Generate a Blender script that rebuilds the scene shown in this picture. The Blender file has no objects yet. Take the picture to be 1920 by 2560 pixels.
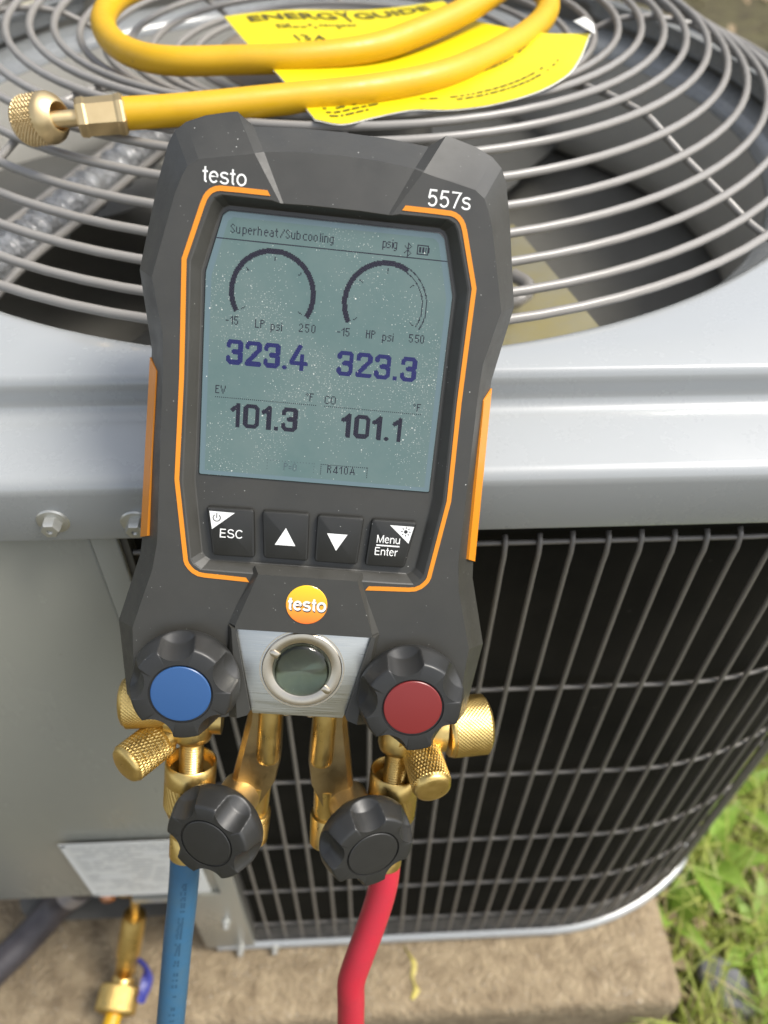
import bpy, bmesh, math, random
from mathutils import Vector, Matrix, noise
random.seed(7)
PI = math.pi
sc = bpy.context.scene
col = sc.collection

# ------------------------------------------------------------------ camera
cam_d = bpy.data.cameras.new('camera')
cam = bpy.data.objects.new('camera', cam_d); col.objects.link(cam)
cam_d.sensor_fit = 'HORIZONTAL'; cam_d.sensor_width = 36.0; cam_d.lens = 37.5
cam_d.clip_start = 0.01; cam_d.clip_end = 200
H = 0.7395
rt = Vector((0.9988, -0.0471, 0.0151)); dn = Vector((-0.0236, -0.7224, -0.691)); fw = Vector((0.0435, 0.6898, -0.7227))
fw.normalize(); rt = (rt - fw*rt.dot(fw)).normalized(); up = rt.cross(fw)
M = Matrix((( rt.x, up.x, -fw.x, 0), (rt.y, up.y, -fw.y, 0), (rt.z, up.z, -fw.z, H), (0, 0, 0, 1)))
cam.matrix_world = M
sc.camera = cam
cam_d.dof.use_dof = True; cam_d.dof.focus_distance = 0.243; cam_d.dof.aperture_fstop = 14.0

# ------------------------------------------------------------------ world and sun
SUN_EL, SUN_AZ = math.radians(58), math.radians(98)      # azimuth from +Y clockwise
w = bpy.data.worlds.new('World'); sc.world = w; w.use_nodes = True
nt = w.node_tree; bg = nt.nodes['Background']
sky = nt.nodes.new('ShaderNodeTexSky'); sky.sky_type = 'NISHITA'; sky.sun_disc = False
sky.sun_elevation = SUN_EL; sky.sun_rotation = SUN_AZ; sky.dust_density = 3.0; sky.air_density = 1.0
bw = nt.nodes.new('ShaderNodeRGBToBW'); nt.links.new(sky.outputs[0], bw.inputs[0])
# thin broken cloud: the sky is washed towards white in soft patches
tc = nt.nodes.new('ShaderNodeTexCoord'); nz = nt.nodes.new('ShaderNodeTexNoise')
nz.inputs['Scale'].default_value = 2.2; nz.inputs['Detail'].default_value = 5
nt.links.new(tc.outputs['Generated'], nz.inputs['Vector'])
mr = nt.nodes.new('ShaderNodeMapRange'); mr.inputs[1].default_value = 0.35; mr.inputs[2].default_value = 0.7
mr.inputs[3].default_value = 0.35; mr.inputs[4].default_value = 0.8
nt.links.new(nz.outputs[0], mr.inputs[0])
cl = nt.nodes.new('ShaderNodeMix'); cl.data_type = 'RGBA'
cmul = nt.nodes.new('ShaderNodeMix'); cmul.data_type = 'RGBA'; cmul.blend_type = 'MULTIPLY'; cmul.inputs[0].default_value = 1.0
nt.links.new(bw.outputs[0], cmul.inputs[6]); cmul.inputs[7].default_value = (1.70, 1.72, 1.76, 1)
nt.links.new(mr.outputs[0], cl.inputs[0]); nt.links.new(sky.outputs[0], cl.inputs[6]); nt.links.new(cmul.outputs[2], cl.inputs[7])
nt.links.new(cl.outputs[2], bg.inputs['Color']); bg.inputs['Strength'].default_value = 0.15
sd = bpy.data.lights.new('sun', 'SUN'); sd.energy = 2.6; sd.angle = math.radians(22); sd.color = (1.0, 0.95, 0.86)
so = bpy.data.objects.new('sun', sd); col.objects.link(so); so.location = (0, 0, 5)
sdir = Vector((math.sin(SUN_AZ)*math.cos(SUN_EL), math.cos(SUN_AZ)*math.cos(SUN_EL), math.sin(SUN_EL)))
so.rotation_euler = sdir.to_track_quat('Z', 'Y').to_euler()
sc.view_settings.view_transform = 'Standard'; sc.view_settings.look = 'None'
sc.view_settings.gamma = 1.0; sc.view_settings.use_curve_mapping = False
sc.view_settings.exposure = 0.60

# ------------------------------------------------------------------ materials
def mat(name, rgb, rough=0.5, metal=0.0, spec=0.5, coat=0.0, coat_r=0.03, bump=None, var=None, dust=None, rvar=None):
    m = bpy.data.materials.new(name); m.use_nodes = True
    n = m.node_tree.nodes; l = m.node_tree.links; b = n['Principled BSDF']
    b.inputs['Roughness'].default_value = rough; b.inputs['Metallic'].default_value = metal
    b.inputs['Specular IOR Level'].default_value = spec
    b.inputs['Coat Weight'].default_value = coat; b.inputs['Coat Roughness'].default_value = coat_r
    c = n.new('ShaderNodeRGB'); c.outputs[0].default_value = (*rgb, 1); out = c.outputs[0]
    t = n.new('ShaderNodeTexCoord')
    if var:      # (scale, amount, second colour)
        ns = n.new('ShaderNodeTexNoise'); ns.inputs['Scale'].default_value = var[0]; ns.inputs['Detail'].default_value = 6
        ns.inputs['Roughness'].default_value = 0.65
        l.new(t.outputs['Object'], ns.inputs['Vector'])
        r = n.new('ShaderNodeMapRange'); r.inputs[1].default_value = 0.35; r.inputs[2].default_value = 0.68
        r.inputs[3].default_value = 0; r.inputs[4].default_value = var[1]
        l.new(ns.outputs[0], r.inputs[0])
        x = n.new('ShaderNodeMix'); x.data_type = 'RGBA'; l.new(r.outputs[0], x.inputs[0]); l.new(out, x.inputs[6])
        x.inputs[7].default_value = (*var[2], 1); out = x.outputs[2]
    if rvar:     # (scale, stretch of z, low, high): patchy gloss from handling, wiping and weather
        mp = n.new('ShaderNodeMapping'); mp.inputs['Scale'].default_value = (1, 1, rvar[1]); l.new(t.outputs['Object'], mp.inputs[0])
        ns = n.new('ShaderNodeTexNoise'); ns.inputs['Scale'].default_value = rvar[0]; ns.inputs['Detail'].default_value = 7; ns.inputs['Roughness'].default_value = 0.7
        l.new(mp.outputs[0], ns.inputs['Vector'])
        r = n.new('ShaderNodeMapRange'); r.inputs[1].default_value = 0.3; r.inputs[2].default_value = 0.7; r.inputs[3].default_value = rvar[2]; r.inputs[4].default_value = rvar[3]
        l.new(ns.outputs[0], r.inputs[0]); l.new(r.outputs[0], b.inputs['Roughness'])
        if coat: 
            r2 = n.new('ShaderNodeMapRange'); r2.inputs[1].default_value = 0.3; r2.inputs[2].default_value = 0.7; r2.inputs[3].default_value = coat_r*.6; r2.inputs[4].default_value = coat_r*1.7
            l.new(ns.outputs[0], r2.inputs[0]); l.new(r2.outputs[0], b.inputs['Coat Roughness'])
    if dust:     # list of (cells per metre, radius in cells, share kept, strength)
        for sc_, rad, keep, stg, *dc in dust:
            v = n.new('ShaderNodeTexVoronoi'); v.inputs['Scale'].default_value = sc_; l.new(t.outputs['Object'], v.inputs['Vector'])
            lt = n.new('ShaderNodeMath'); lt.operation = 'LESS_THAN'; l.new(v.outputs['Distance'], lt.inputs[0]); lt.inputs[1].default_value = rad
            sp = n.new('ShaderNodeSeparateColor'); l.new(v.outputs['Color'], sp.inputs[0])
            k = n.new('ShaderNodeMath'); k.operation = 'LESS_THAN'; l.new(sp.outputs[0], k.inputs[0])
            pn = n.new('ShaderNodeTexNoise'); pn.inputs['Scale'].default_value = 45; pn.inputs['Detail'].default_value = 3
            l.new(t.outputs['Object'], pn.inputs['Vector'])
            pm = n.new('ShaderNodeMapRange'); pm.inputs[1].default_value = 0.44; pm.inputs[2].default_value = 0.72
            pm.inputs[3].default_value = 0.05*keep; pm.inputs[4].default_value = keep
            l.new(pn.outputs[0], pm.inputs[0]); l.new(pm.outputs[0], k.inputs[1])
            mm = n.new('ShaderNodeMath'); mm.operation = 'MULTIPLY'; l.new(lt.outputs[0], mm.inputs[0]); l.new(k.outputs[0], mm.inputs[1])
            m2 = n.new('ShaderNodeMath'); m2.operation = 'MULTIPLY'; l.new(mm.outputs[0], m2.inputs[0]); l.new(sp.outputs[1], m2.inputs[1])
            m3 = n.new('ShaderNodeMath'); m3.operation = 'MULTIPLY'; l.new(m2.outputs[0], m3.inputs[0]); m3.inputs[1].default_value = stg
            x = n.new('ShaderNodeMix'); x.data_type = 'RGBA'; l.new(m3.outputs[0], x.inputs[0]); l.new(out, x.inputs[6])
            x.inputs[7].default_value = (*dc[0], 1) if dc else (0.75, 0.75, 0.7, 1); out = x.outputs[2]
    l.new(out, b.inputs['Base Color'])
    if bump:     # (scale, strength, distance in m)
        ns = n.new('ShaderNodeTexNoise'); ns.inputs['Scale'].default_value = bump[0]; ns.inputs['Detail'].default_value = 4
        l.new(t.outputs['Object'], ns.inputs['Vector'])
        bp = n.new('ShaderNodeBump'); bp.inputs['Strength'].default_value = bump[1]; bp.inputs['Distance'].default_value = bump[2]
        l.new(ns.outputs[0], bp.inputs['Height']); l.new(bp.outputs[0], b.inputs['Normal'])
    return m

DUST = [(420, 0.075, 0.45, 0.75), (900, 0.11, 0.35, 0.5)]
m_rubber = mat('rubber', (0.030, 0.029, 0.024), 0.47, spec=0.7, rvar=(70, 1, .36, .6), bump=(5200, 0.25, 0.00006), var=(60, 0.5, (0.045, 0.043, 0.036)), dust=DUST)
m_knob = mat('knob_plastic', (0.021, 0.021, 0.020), 0.36, rvar=(110, 1, .28, .5), bump=(4000, 0.2, 0.00004), var=(120, 0.4, (0.028, 0.028, 0.026)), dust=[(300, 0.04, 0.18, 0.8)])
m_key = mat('key_rubber', (0.017, 0.017, 0.015), 0.42, rvar=(150, 1, .32, .55), bump=(5000, 0.2, 0.00004), dust=[(600, 0.06, 0.5, 0.7)])
m_orange = mat('orange_plastic', (0.68, 0.235, 0.012), 0.42)
m_screen = mat('display_glass', (0.077, 0.132, 0.124), 0.35, coat=0.6, coat_r=0.02, var=(34, 0.9, (0.112, 0.160, 0.148)),  # pale noise patches imitate glare on the glass
               dust=[(620, 0.12, 0.75, 0.8), (280, 0.06, 0.5, 0.9), (1300, 0.20, 0.75, 0.6), (2300, .3, .8, .4)])
m_glassedge = mat('display_rim', (0.012, 0.013, 0.013), 0.12, coat=0.5)
m_ink = mat('display_ink', (0.012, 0.010, 0.020), 0.5, spec=0.2, coat=0.5, coat_r=0.02, dust=[(520, 0.085, 0.5, 0.7)])
m_navy = mat('display_ink_blue', (0.012, 0.013, 0.085), 0.5, spec=0.2, coat=0.5, coat_r=0.02, dust=[(520, 0.085, 0.6, 0.8)])
m_faint = mat('display_ink_faint', (0.05, 0.075, 0.085), 0.35, coat=0.5, coat_r=0.02)
m_white = mat('white_print', (0.80, 0.80, 0.77), 0.5)
m_blackprint = mat('black_print', (0.02, 0.02, 0.02), 0.5)
m_blue = mat('blue_cap', (0.026, 0.082, 0.215), 0.33, bump=(2500, 0.1, 0.00004), dust=[(260, 0.04, 0.2, 0.7)])
m_red = mat('red_cap', (0.175, 0.019, 0.018), 0.33, bump=(2500, 0.1, 0.00004), dust=[(260, 0.04, 0.2, 0.7)])
m_brass = mat('brass', (0.78, 0.56, 0.20), 0.33, rvar=(160, 1, .22, .5), metal=1.0, bump=(900, 0.08, 0.0001), var=(140, 0.45, (0.60, 0.39, 0.13)))
m_brass_cut = mat('cast_brass', (0.44, 0.315, 0.145), 0.40, metal=1.0, rvar=(120, 1, .28, .55), bump=(1500, 0.15, 0.0001), var=(90, 0.6, (0.30, 0.205, 0.09)))
m_brass_old = mat('dull_brass', (0.74, 0.57, 0.31), 0.42, metal=1.0, var=(200, 0.4, (0.60, 0.44, 0.22)))
m_copper = mat('copper', (0.62, 0.30, 0.17), 0.35, metal=1.0)
m_steel = mat('sight_ring_steel', (0.66, 0.58, 0.46), 0.24, metal=1.0, var=(400, 0.4, (0.55, 0.5, 0.42)))
m_cavity = mat('sight_cavity', (0.20, 0.205, 0.15), 0.2, metal=0.9, var=(200, 0.8, (0.17, 0.18, 0.13)))
m_zinc = mat('zinc_screw', (0.52, 0.52, 0.48), 0.35, metal=0.7)
# brushed face plate: noise stretched along its width
m_plate = mat('brushed_aluminium', (0.60, 0.60, 0.56), 0.34, metal=1.0)
def brushed(m):
    n = m.node_tree.nodes; l = m.node_tree.links; b = n['Principled BSDF']
    t = n.new('ShaderNodeTexCoord'); mp = n.new('ShaderNodeMapping'); mp.inputs['Scale'].default_value = (60, 2600, 60)
    l.new(t.outputs['Object'], mp.inputs[0]); ns = n.new('ShaderNodeTexNoise'); ns.inputs['Scale'].default_value = 1; ns.inputs['Detail'].default_value = 3
    l.new(mp.outputs[0], ns.inputs['Vector'])
    r = n.new('ShaderNodeMapRange'); r.inputs[1].default_value = 0.3; r.inputs[2].default_value = 0.7; r.inputs[3].default_value = 0.25; r.inputs[4].default_value = 0.48
    l.new(ns.outputs[0], r.inputs[0]); l.new(r.outputs[0], b.inputs['Roughness'])
    x = n.new('ShaderNodeMix'); x.data_type = 'RGBA'; l.new(ns.outputs[0], x.inputs[0]); x.inputs[6].default_value = (0.50, 0.50, 0.46, 1); x.inputs[7].default_value = (0.78, 0.78, 0.73, 1)
    l.new(x.outputs[2], b.inputs['Base Color'])
    bp = n.new('ShaderNodeBump'); bp.inputs['Strength'].default_value = 0.35; bp.inputs['Distance'].default_value = 0.00006
    l.new(ns.outputs[0], bp.inputs['Height']); l.new(bp.outputs[0], b.inputs['Normal'])
brushed(m_plate)
def glass_mat():
    m = bpy.data.materials.new('clear_glass'); m.use_nodes = True; b = m.node_tree.nodes['Principled BSDF']
    b.inputs['Transmission Weight'].default_value = 1; b.inputs['Roughness'].default_value = 0.03; b.inputs['IOR'].default_value = 1.45
    b.inputs['Base Color'].default_value = (0.82, 0.88, 0.82, 1); return m
m_glass = glass_mat()
m_hose_y = mat('yellow_hose_rubber', (0.58, 0.335, 0.003), 0.42, rvar=(120, 1, .3, .6), var=(55, 0.7, (0.52, 0.295, 0.006)), bump=(900, 0.12, 0.0002), dust=[(190, 0.13, 0.35, 0.6, (0.16, 0.10, 0.02)), (420, .12, .4, .5, (0.2, .12, .02))])
m_hose_b = mat('blue_hose_rubber', (0.030, 0.110, 0.205), 0.45, rvar=(90, 1, .34, .6), var=(90, 0.7, (0.045, 0.105, 0.155)), bump=(900, 0.12, 0.0002))
m_hose_r = mat('red_hose_rubber', (0.47, 0.022, 0.042), 0.40, rvar=(90, 1, .3, .55), var=(90, 0.6, (0.36, 0.025, 0.04)), bump=(900, 0.12, 0.0002))
m_paint = mat('cabinet_paint', (0.305, 0.318, 0.320), 0.25, spec=0.5, coat=1.0, coat_r=0.085, rvar=(26, 1, .2, .34), dust=[(60, .05, .25, .5, (.2, .19, .16)), (140, .05, .3, .2, (.5, .5, .47))], var=(9, 0.5, (0.285, 0.295, 0.29)), bump=(700, 0.05, 0.0003))
m_panel = mat('panel_paint', (0.315, 0.318, 0.275), 0.33, coat=0.5, coat_r=0.2, rvar=(16, .35, .24, .45), dust=[(70, .05, .25, .5, (.2, .19, .16))], var=(7, 0.7, (0.285, 0.285, 0.255)), bump=(600, 0.05, 0.0003))
m_wire = mat('guard_wire_paint', (0.25, 0.237, 0.218), 0.28, var=(60, 0.4, (0.225, 0.21, 0.19)))
m_grille = mat('grille_wire_paint', (0.17, 0.158, 0.14), 0.40, var=(40, 0.5, (0.13, 0.12, 0.105)))
m_hub = mat('hub_plate_paint', (0.17, 0.14, 0.11), 0.45, var=(70, 0.6, (0.24, 0.20, 0.15)))
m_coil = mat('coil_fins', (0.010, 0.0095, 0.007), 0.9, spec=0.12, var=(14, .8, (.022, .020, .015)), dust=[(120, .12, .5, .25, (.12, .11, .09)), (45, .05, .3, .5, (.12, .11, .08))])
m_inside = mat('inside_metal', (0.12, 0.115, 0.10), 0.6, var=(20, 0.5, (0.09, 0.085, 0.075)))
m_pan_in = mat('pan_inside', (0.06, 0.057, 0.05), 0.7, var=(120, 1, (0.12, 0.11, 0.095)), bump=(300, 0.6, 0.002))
m_shade_fill = mat('shade_fill', (0.17, 0.165, 0.145), 0.6, var=(10, 0.8, (0.11, 0.105, 0.09)))  # dark tone for the shaded opening edge and the disk added below the blades
m_shroud = mat('shroud_paint', (0.58, 0.565, 0.51), 0.45, var=(9, .6, (.48, .465, .42)))
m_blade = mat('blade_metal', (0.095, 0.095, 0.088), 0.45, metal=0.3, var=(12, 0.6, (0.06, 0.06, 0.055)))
m_sleeve = mat('clear_sleeve', (0.16, 0.16, 0.155), 0.2, coat=0.8, var=(120, 1, (0.32, 0.33, 0.34)), bump=(260, 0.9, 0.003))
m_bracket = mat('bracket_metal', (0.38, 0.36, 0.27), 0.4, metal=0.3, var=(30, 0.9, (0.42, 0.36, 0.16)))
m_plate_label = mat('rating_foil', (0.76, 0.76, 0.72), 0.45)
m_print_grey = mat('grey_print', (0.56, 0.56, 0.54), 0.5)
m_foam = mat('pipe_foam', (0.035, 0.03, 0.032), 0.45, var=(50, 0.6, (0.09, 0.08, 0.085)))
m_tape = mat('foil_tape', (0.38, 0.36, 0.36), 0.4, metal=0.6)
m_indigo = mat('handle_plastic', (0.03, 0.035, 0.22), 0.4)
m_stain = mat('yellow_paint', (0.50, 0.42, 0.09), 0.6, var=(150, 0.9, (0.36, 0.30, 0.12)))

# ------------------------------------------------------------------ mesh helpers
def link(name, me, parent=None, m=None):
    o = bpy.data.objects.new(name, me); col.objects.link(o)
    if parent: o.parent = parent
    if m: me.materials.append(m)
    return o
def obj(name, bm, m, parent=None, smooth=False, ang=35):
    me = bpy.data.meshes.new(name); bmesh.ops.recalc_face_normals(bm, faces=bm.faces[:])
    bm.to_mesh(me); bm.free()
    o = link(name, me, parent, m)
    if smooth:
        for p in me.polygons: p.use_smooth = True
        me.set_sharp_from_angle(angle=math.radians(ang))
    return o
def py(name, vs, fs, m, parent=None, smooth=False, ang=35):
    bm = bmesh.new(); v = [bm.verts.new(p) for p in vs]
    for f in fs:
        try: bm.faces.new([v[i] for i in f])
        except ValueError: pass
    return obj(name, bm, m, parent, smooth, ang)
def thing(name, label, cat, group=None, loc=(0, 0, 0)):
    o = bpy.data.objects.new(name, None); col.objects.link(o); o.location = loc; o.empty_display_size = 0.02
    o['label'] = label; o['category'] = cat
    if group: o['group'] = group
    return o
def tag(o, label, cat, group=None):
    o['label'] = label; o['category'] = cat
    if group: o['group'] = group
    return o
def loft(bm, rings, closed=True, cap0=False, cap1=False):
    V = [[bm.verts.new(p) for p in r] for r in rings]; n = len(rings[0])
    for a, b in zip(V, V[1:]):
        for i in range(n if closed else n-1):
            j = (i+1) % n
            bm.faces.new((a[i], a[j], b[j], b[i]))
    if cap0: bm.faces.new(V[0][::-1])
    if cap1: bm.faces.new(V[-1])
    return V
def prism(bm, poly, z0, z1, inset=0.0, bev=0.0):
    """polygon prism from z0 up to z1 with an optional chamfer of the top edge"""
    n = len(poly); cx = sum(p[0] for p in poly)/n; cy = sum(p[1] for p in poly)/n
    def ins(d):
        r = []
        for i in range(n):
            p0 = Vector(poly[i-1]); p1 = Vector(poly[i]); p2 = Vector(poly[(i+1) % n])
            a = (p1-p0).normalized(); b = (p2-p1).normalized()
            na = Vector((-a.y, a.x)); nb = Vector((-b.y, b.x))
            if na.dot(Vector((cx, cy))-p1) < 0 and nb.dot(Vector((cx, cy))-p1) < 0: na, nb = -na, -nb
            m_ = (na+nb); k = d/max(0.3, 1+na.dot(nb)); r.append(p1+m_*k)
        return r
    rings = [[(p[0], p[1], z0) for p in poly]]
    if bev:
        rings.append([(p[0], p[1], z1-bev) for p in poly])
        q = ins(bev*0.35); rings.append([(p.x, p.y, z1-bev*0.3) for p in q])
        q = ins(bev); rings.append([(p.x, p.y, z1) for p in q])
    else: rings.append([(p[0], p[1], z1) for p in poly])
    loft(bm, rings, True, True, True)
def roundpoly(poly, r, seg=5):
    out = []; n = len(poly)
    for i in range(n):
        p0 = Vector(poly[i-1]); p1 = Vector(poly[i]); p2 = Vector(poly[(i+1) % n])
        a = (p0-p1); b = (p2-p1); rr = min(r, a.length*0.45, b.length*0.45)
        s = p1+a.normalized()*rr; e = p1+b.normalized()*rr
        for k in range(seg+1):
            t = k/seg; q = s*(1-t)**2+p1*2*t*(1-t)+e*t*t; out.append((q.x, q.y))
    return out
def frame(ax):
    ax = Vector(ax).normalized(); h = Vector((0, 0, 1)) if abs(ax.z) < 0.9 else Vector((0, 1, 0))
    u = ax.cross(h).normalized(); v = ax.cross(u); return u, v, ax
def lathe(bm, base, ax, prof, n=40, fn=None, cap=True):
    """prof: list of (distance along axis, radius); fn(theta, s, r) may vary the radius"""
    u, v, a = frame(ax); base = Vector(base); rings = []
    for s, r in prof:
        ring = []
        for i in range(n):
            t = 2*PI*i/n; rr = fn(t, s, r) if fn else r
            ring.append(base+a*s+(u*math.cos(t)+v*math.sin(t))*rr)
        rings.append(ring)
    loft(bm, rings, True, cap, cap)
def catmull(pts, k=8):
    P = [Vector(p) for p in pts]; P = [P[0]*2-P[1]]+P+[P[-1]*2-P[-2]]; out = []
    for i in range(1, len(P)-2):
        for j in range(k):
            t = j/k; a, b, c, d = P[i-1:i+3]
            out.append(0.5*((2*b)+(c-a)*t+(2*a-5*b+4*c-d)*t*t+(3*b-a-3*c+d)*t**3))
    out.append(P[-2]); return out
def tube(bm, pts, r, n=10, cap=True, closed=False):
    P = [Vector(p) for p in pts]; rings = []; u = None; N = len(P)
    for i, p in enumerate(P):
        if closed: d = (P[(i+1) % N]-P[i-1]).normalized()
        else: d = (P[min(i+1, N-1)]-P[max(i-1, 0)]).normalized()
        if u is None: u = frame(d)[0]
        u = (u-d*u.dot(d)).normalized(); v = d.cross(u)
        rr = r(i/(N-1)) if callable(r) else r
        rings.append([p+(u*math.cos(2*PI*k/n)+v*math.sin(2*PI*k/n))*rr for k in range(n)])
    if closed: rings.append(rings[0])
    if closed:
        V = [[bm.verts.new(p) for p in r_] for r_ in rings[:-1]]
        for i in range(len(V)):
            a, b = V[i], V[(i+1) % len(V)]
            for k in range(n): bm.faces.new((a[k], a[(k+1) % n], b[(k+1) % n], b[k]))
    else: loft(bm, rings, True, cap, cap)
def box(bm, x0, x1, y0, y1, z0, z1):
    v = [bm.verts.new((x, y, z)) for z in (z0, z1) for y in (y0, y1) for x in (x0, x1)]
    for f in ((0, 2, 3, 1), (4, 5, 7, 6), (0, 1, 5, 4), (2, 6, 7, 3), (0, 4, 6, 2), (1, 3, 7, 5)): bm.faces.new([v[i] for i in f])
def text_mesh(txt, bbox, z, bold=0.0, k=1.0, depth=0.0, slant=0.0):
    """lettering fitted into bbox (x0,y0,x1,y1), flat at height z"""
    cu = bpy.data.curves.new('t', 'FONT'); cu.body = txt; cu.size = 1; cu.offset = bold; cu.resolution_u = 4
    cu.extrude = 0
    o = bpy.data.objects.new('t', cu); col.objects.link(o)
    dg = bpy.context.evaluated_depsgraph_get(); me = bpy.data.meshes.new_from_object(o.evaluated_get(dg))
    bpy.data.objects.remove(o); bpy.data.curves.remove(cu)
    xs = [v.co.x for v in me.vertices]; ys = [v.co.y for v in me.vertices]
    x0, x1, y0, y1 = min(xs), max(xs), min(ys), max(ys)
    for v in me.vertices:
        a = (v.co.x-x0)/(x1-x0); b = (v.co.y-y0)/(y1-y0)
        v.co = Vector(((bbox[0]+a*(bbox[2]-bbox[0])+slant*b)*k, (bbox[1]+b*(bbox[3]-bbox[1]))*k, z*k))
    return me
def knurl(pitch_n, rise, depth, s0, s1, R):   # crossed helical grooves
    def f(t, s, r):
        if s < s0-1e-9 or s > s1+1e-9: return r
        a = t*pitch_n/(2*PI); b = (s-s0)*rise
        ta = abs(((a+b) % 1)-0.5)*2; tb = abs(((a-b) % 1)-0.5)*2
        return r-depth*(1-min(1, 1.7*min(ta, tb)))
    return f
def knurled(bm, base, ax, L, R, e=0.12, n=216, count=34, depth=None, hollow=0.0, el=1.0):
    """knurled cap or nut: smooth shoulders, diamond knurl between them"""
    depth = depth or R*0.05; s0, s1 = L*e, L*(1-e*0.9); rise = el*count/(2*PI*R)
    prof = [(0, R*0.90), (L*0.02, R*0.94), (s0*0.6, R*0.965), (s0*0.98, R*0.965)]
    m_ = 54
    prof += [(s0+(s1-s0)*i/m_, R) for i in range(m_+1)]
    prof += [(s1+L*0.004, R*0.95), (L-R*0.18, R*0.93), (L-R*0.08, R*0.88), (L, R*0.72)]
    prof += [(L+R*0.015, R*0.5), (L+R*0.02, R*0.05)]
    if hollow: prof = [(L*0.35, hollow*R), (L*0.05, hollow*R), (0, R*0.72)] + prof
    lathe(bm, base, ax, [(s, r) for s, r in prof], n, knurl(count, rise, depth, s0, s1, R))

# ================================================================== SETTING
def nz3(x, y, z=0): return noise.noise(Vector((x, y, z)))
# soil: one sheet out to the horizon, finer near the unit
vs, fs = [], []
xs = [-60, -25, -12, -6, -3.5, -2.2]+[-1.5+i*0.05 for i in range(0, 61)]+[2.2, 3.5, 6, 12, 25, 60]
ys = [-60, -25, -10, -4, -1.5]+[-0.6+i*0.06 for i in range(0, 70)]+[4.2, 5, 7, 11, 20, 35, 60]
for y in ys:
    for x in xs:
        near = max(0, 1-max(abs(x)-1.5, 0)/3)
        vs.append((x, y, -0.082+near*(0.012*nz3(x*4, y*4)+0.010*nz3(x*13, y*13, 3))))
nx = len(xs)
for j in range(len(ys)-1):
    for i in range(nx-1): fs.append((j*nx+i, j*nx+i+1, (j+1)*nx+i+1, (j+1)*nx+i))
m_soil = mat('soil', (0.060, 0.050, 0.026), 0.9, var=(14, 0.8, (0.115, 0.105, 0.045)), bump=(60, 0.8, 0.02))
g = py('ground', vs, fs, m_soil, smooth=True, ang=80); g['kind'] = 'structure'

# unseen dark boards behind the yard, added to darken the far lid's reflections
m_wall = mat('dark_boards', (0.040, 0.034, 0.026), 0.7, var=(6, 0.8, (0.06, 0.05, 0.036)))
bm = bmesh.new()
for i in range(14): box(bm, -5, 6, 3.95+.004*(i % 2), 4.0, -.1+i*.145, .04+i*.145)
wl = obj('unseen_wall', bm, m_wall); wl['kind'] = 'structure'
m_sunlit = mat('sunlit_ground', (0.46, 0.43, 0.33), 0.9, var=(30, 0.8, (0.3, 0.28, 0.2)), bump=(90, .8, .01))  # pale sheet painted as a patch of sunlit ground
sun_patch = py('sunlit_patch', [(-3.2, 2.75, -.062), (-1.02, 3.02, -.062), (-1.10, 3.9, -.062), (-3.2, 3.9, -.062)], [(0, 1, 2, 3)], m_sunlit); sun_patch['kind'] = 'structure'
# concrete pad under the unit
def concrete():
    m = mat('concrete', (0.32, 0.25, 0.155), 0.88, var=(60, 1.0, (0.165, 0.12, 0.07)), bump=(240, 1.0, 0.004), dust=[(150, 0.16, 0.5, 0.35), (330, 0.22, 0.6, 0.35), (600, 0.25, 0.6, 0.3)])
    return m
m_conc = concrete()
bm = bmesh.new()
outl = roundpoly([(-0.75, 0.1485), (0.2660, 0.1475), (0.262, 1.02), (-0.75, 1.02)], 0.012, 4)
def dense(poly, step):
    r = []
    for i, p in enumerate(poly):
        q = poly[(i+1) % len(poly)]; d = math.hypot(q[0]-p[0], q[1]-p[1]); k = max(1, int(d/step))
        for j in range(k): r.append((p[0]+(q[0]-p[0])*j/k, p[1]+(q[1]-p[1])*j/k))
    return r
outl = dense(outl, 0.01)
def cpt(p, d, z):
    c = Vector((-0.24, 0.58)); v = Vector(p); k = 0.0016*nz3(p[0]*70, p[1]*70, z*40)
    q = v+(c-v).normalized()*(d+k); return (q.x, q.y, z+0.0012*nz3(p[0]*60, p[1]*60, 9))
rings = [[cpt(p, 0.0, -0.10) for p in outl], [cpt(p, 0.0, -0.03) for p in outl], [cpt(p, 0.001, -0.010) for p in outl],
         [cpt(p, 0.004, -0.003) for p in outl], [cpt(p, 0.010, 0.0) for p in outl], [cpt(p, 0.05, 0.0) for p in outl]]
loft(bm, rings, True, True, True)
pad = thing('concrete_pad', 'tan weathered concrete slab carrying the grey outdoor unit, grass at its right edge', 'slab')
obj('slab', bm, m_conc, pad, True, 50)
# dried run of yellow paint on the slab
st = [(0.0375, 0.2, .0015), (0.041, 0.1937, .0022), (0.0445, 0.188, .005), (0.0446, 0.182, .0058), (0.0428, 0.1765, .0038), (0.0440, 0.171, .0034), (0.0455, 0.1665, .007), (0.0425, 0.162, .006), (0.0415, 0.160, .002)]
bm = bmesh.new(); ring_a = []; ring_b = []
sp = catmull([(a, b, 0) for a, b, c in st], 5); wd = catmull([(c, 0, 0) for a, b, c in st], 5)
for i, p in enumerate(sp):
    ww = max(0.0008, wd[i].x*(0.8+0.5*nz3(p.x*900, p.y*900)))
    ring_a.append((p.x-ww*0.5, p.y, 0.0005)); ring_b.append((p.x+ww*0.5, p.y, 0.0005))
loft(bm, [ring_a, [((a[0]+b[0])/2, a[1], 0.0022) for a, b in zip(ring_a, ring_b)], ring_b], False)
obj('paint_drip', bm, m_stain, pad, True, 80)

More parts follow.
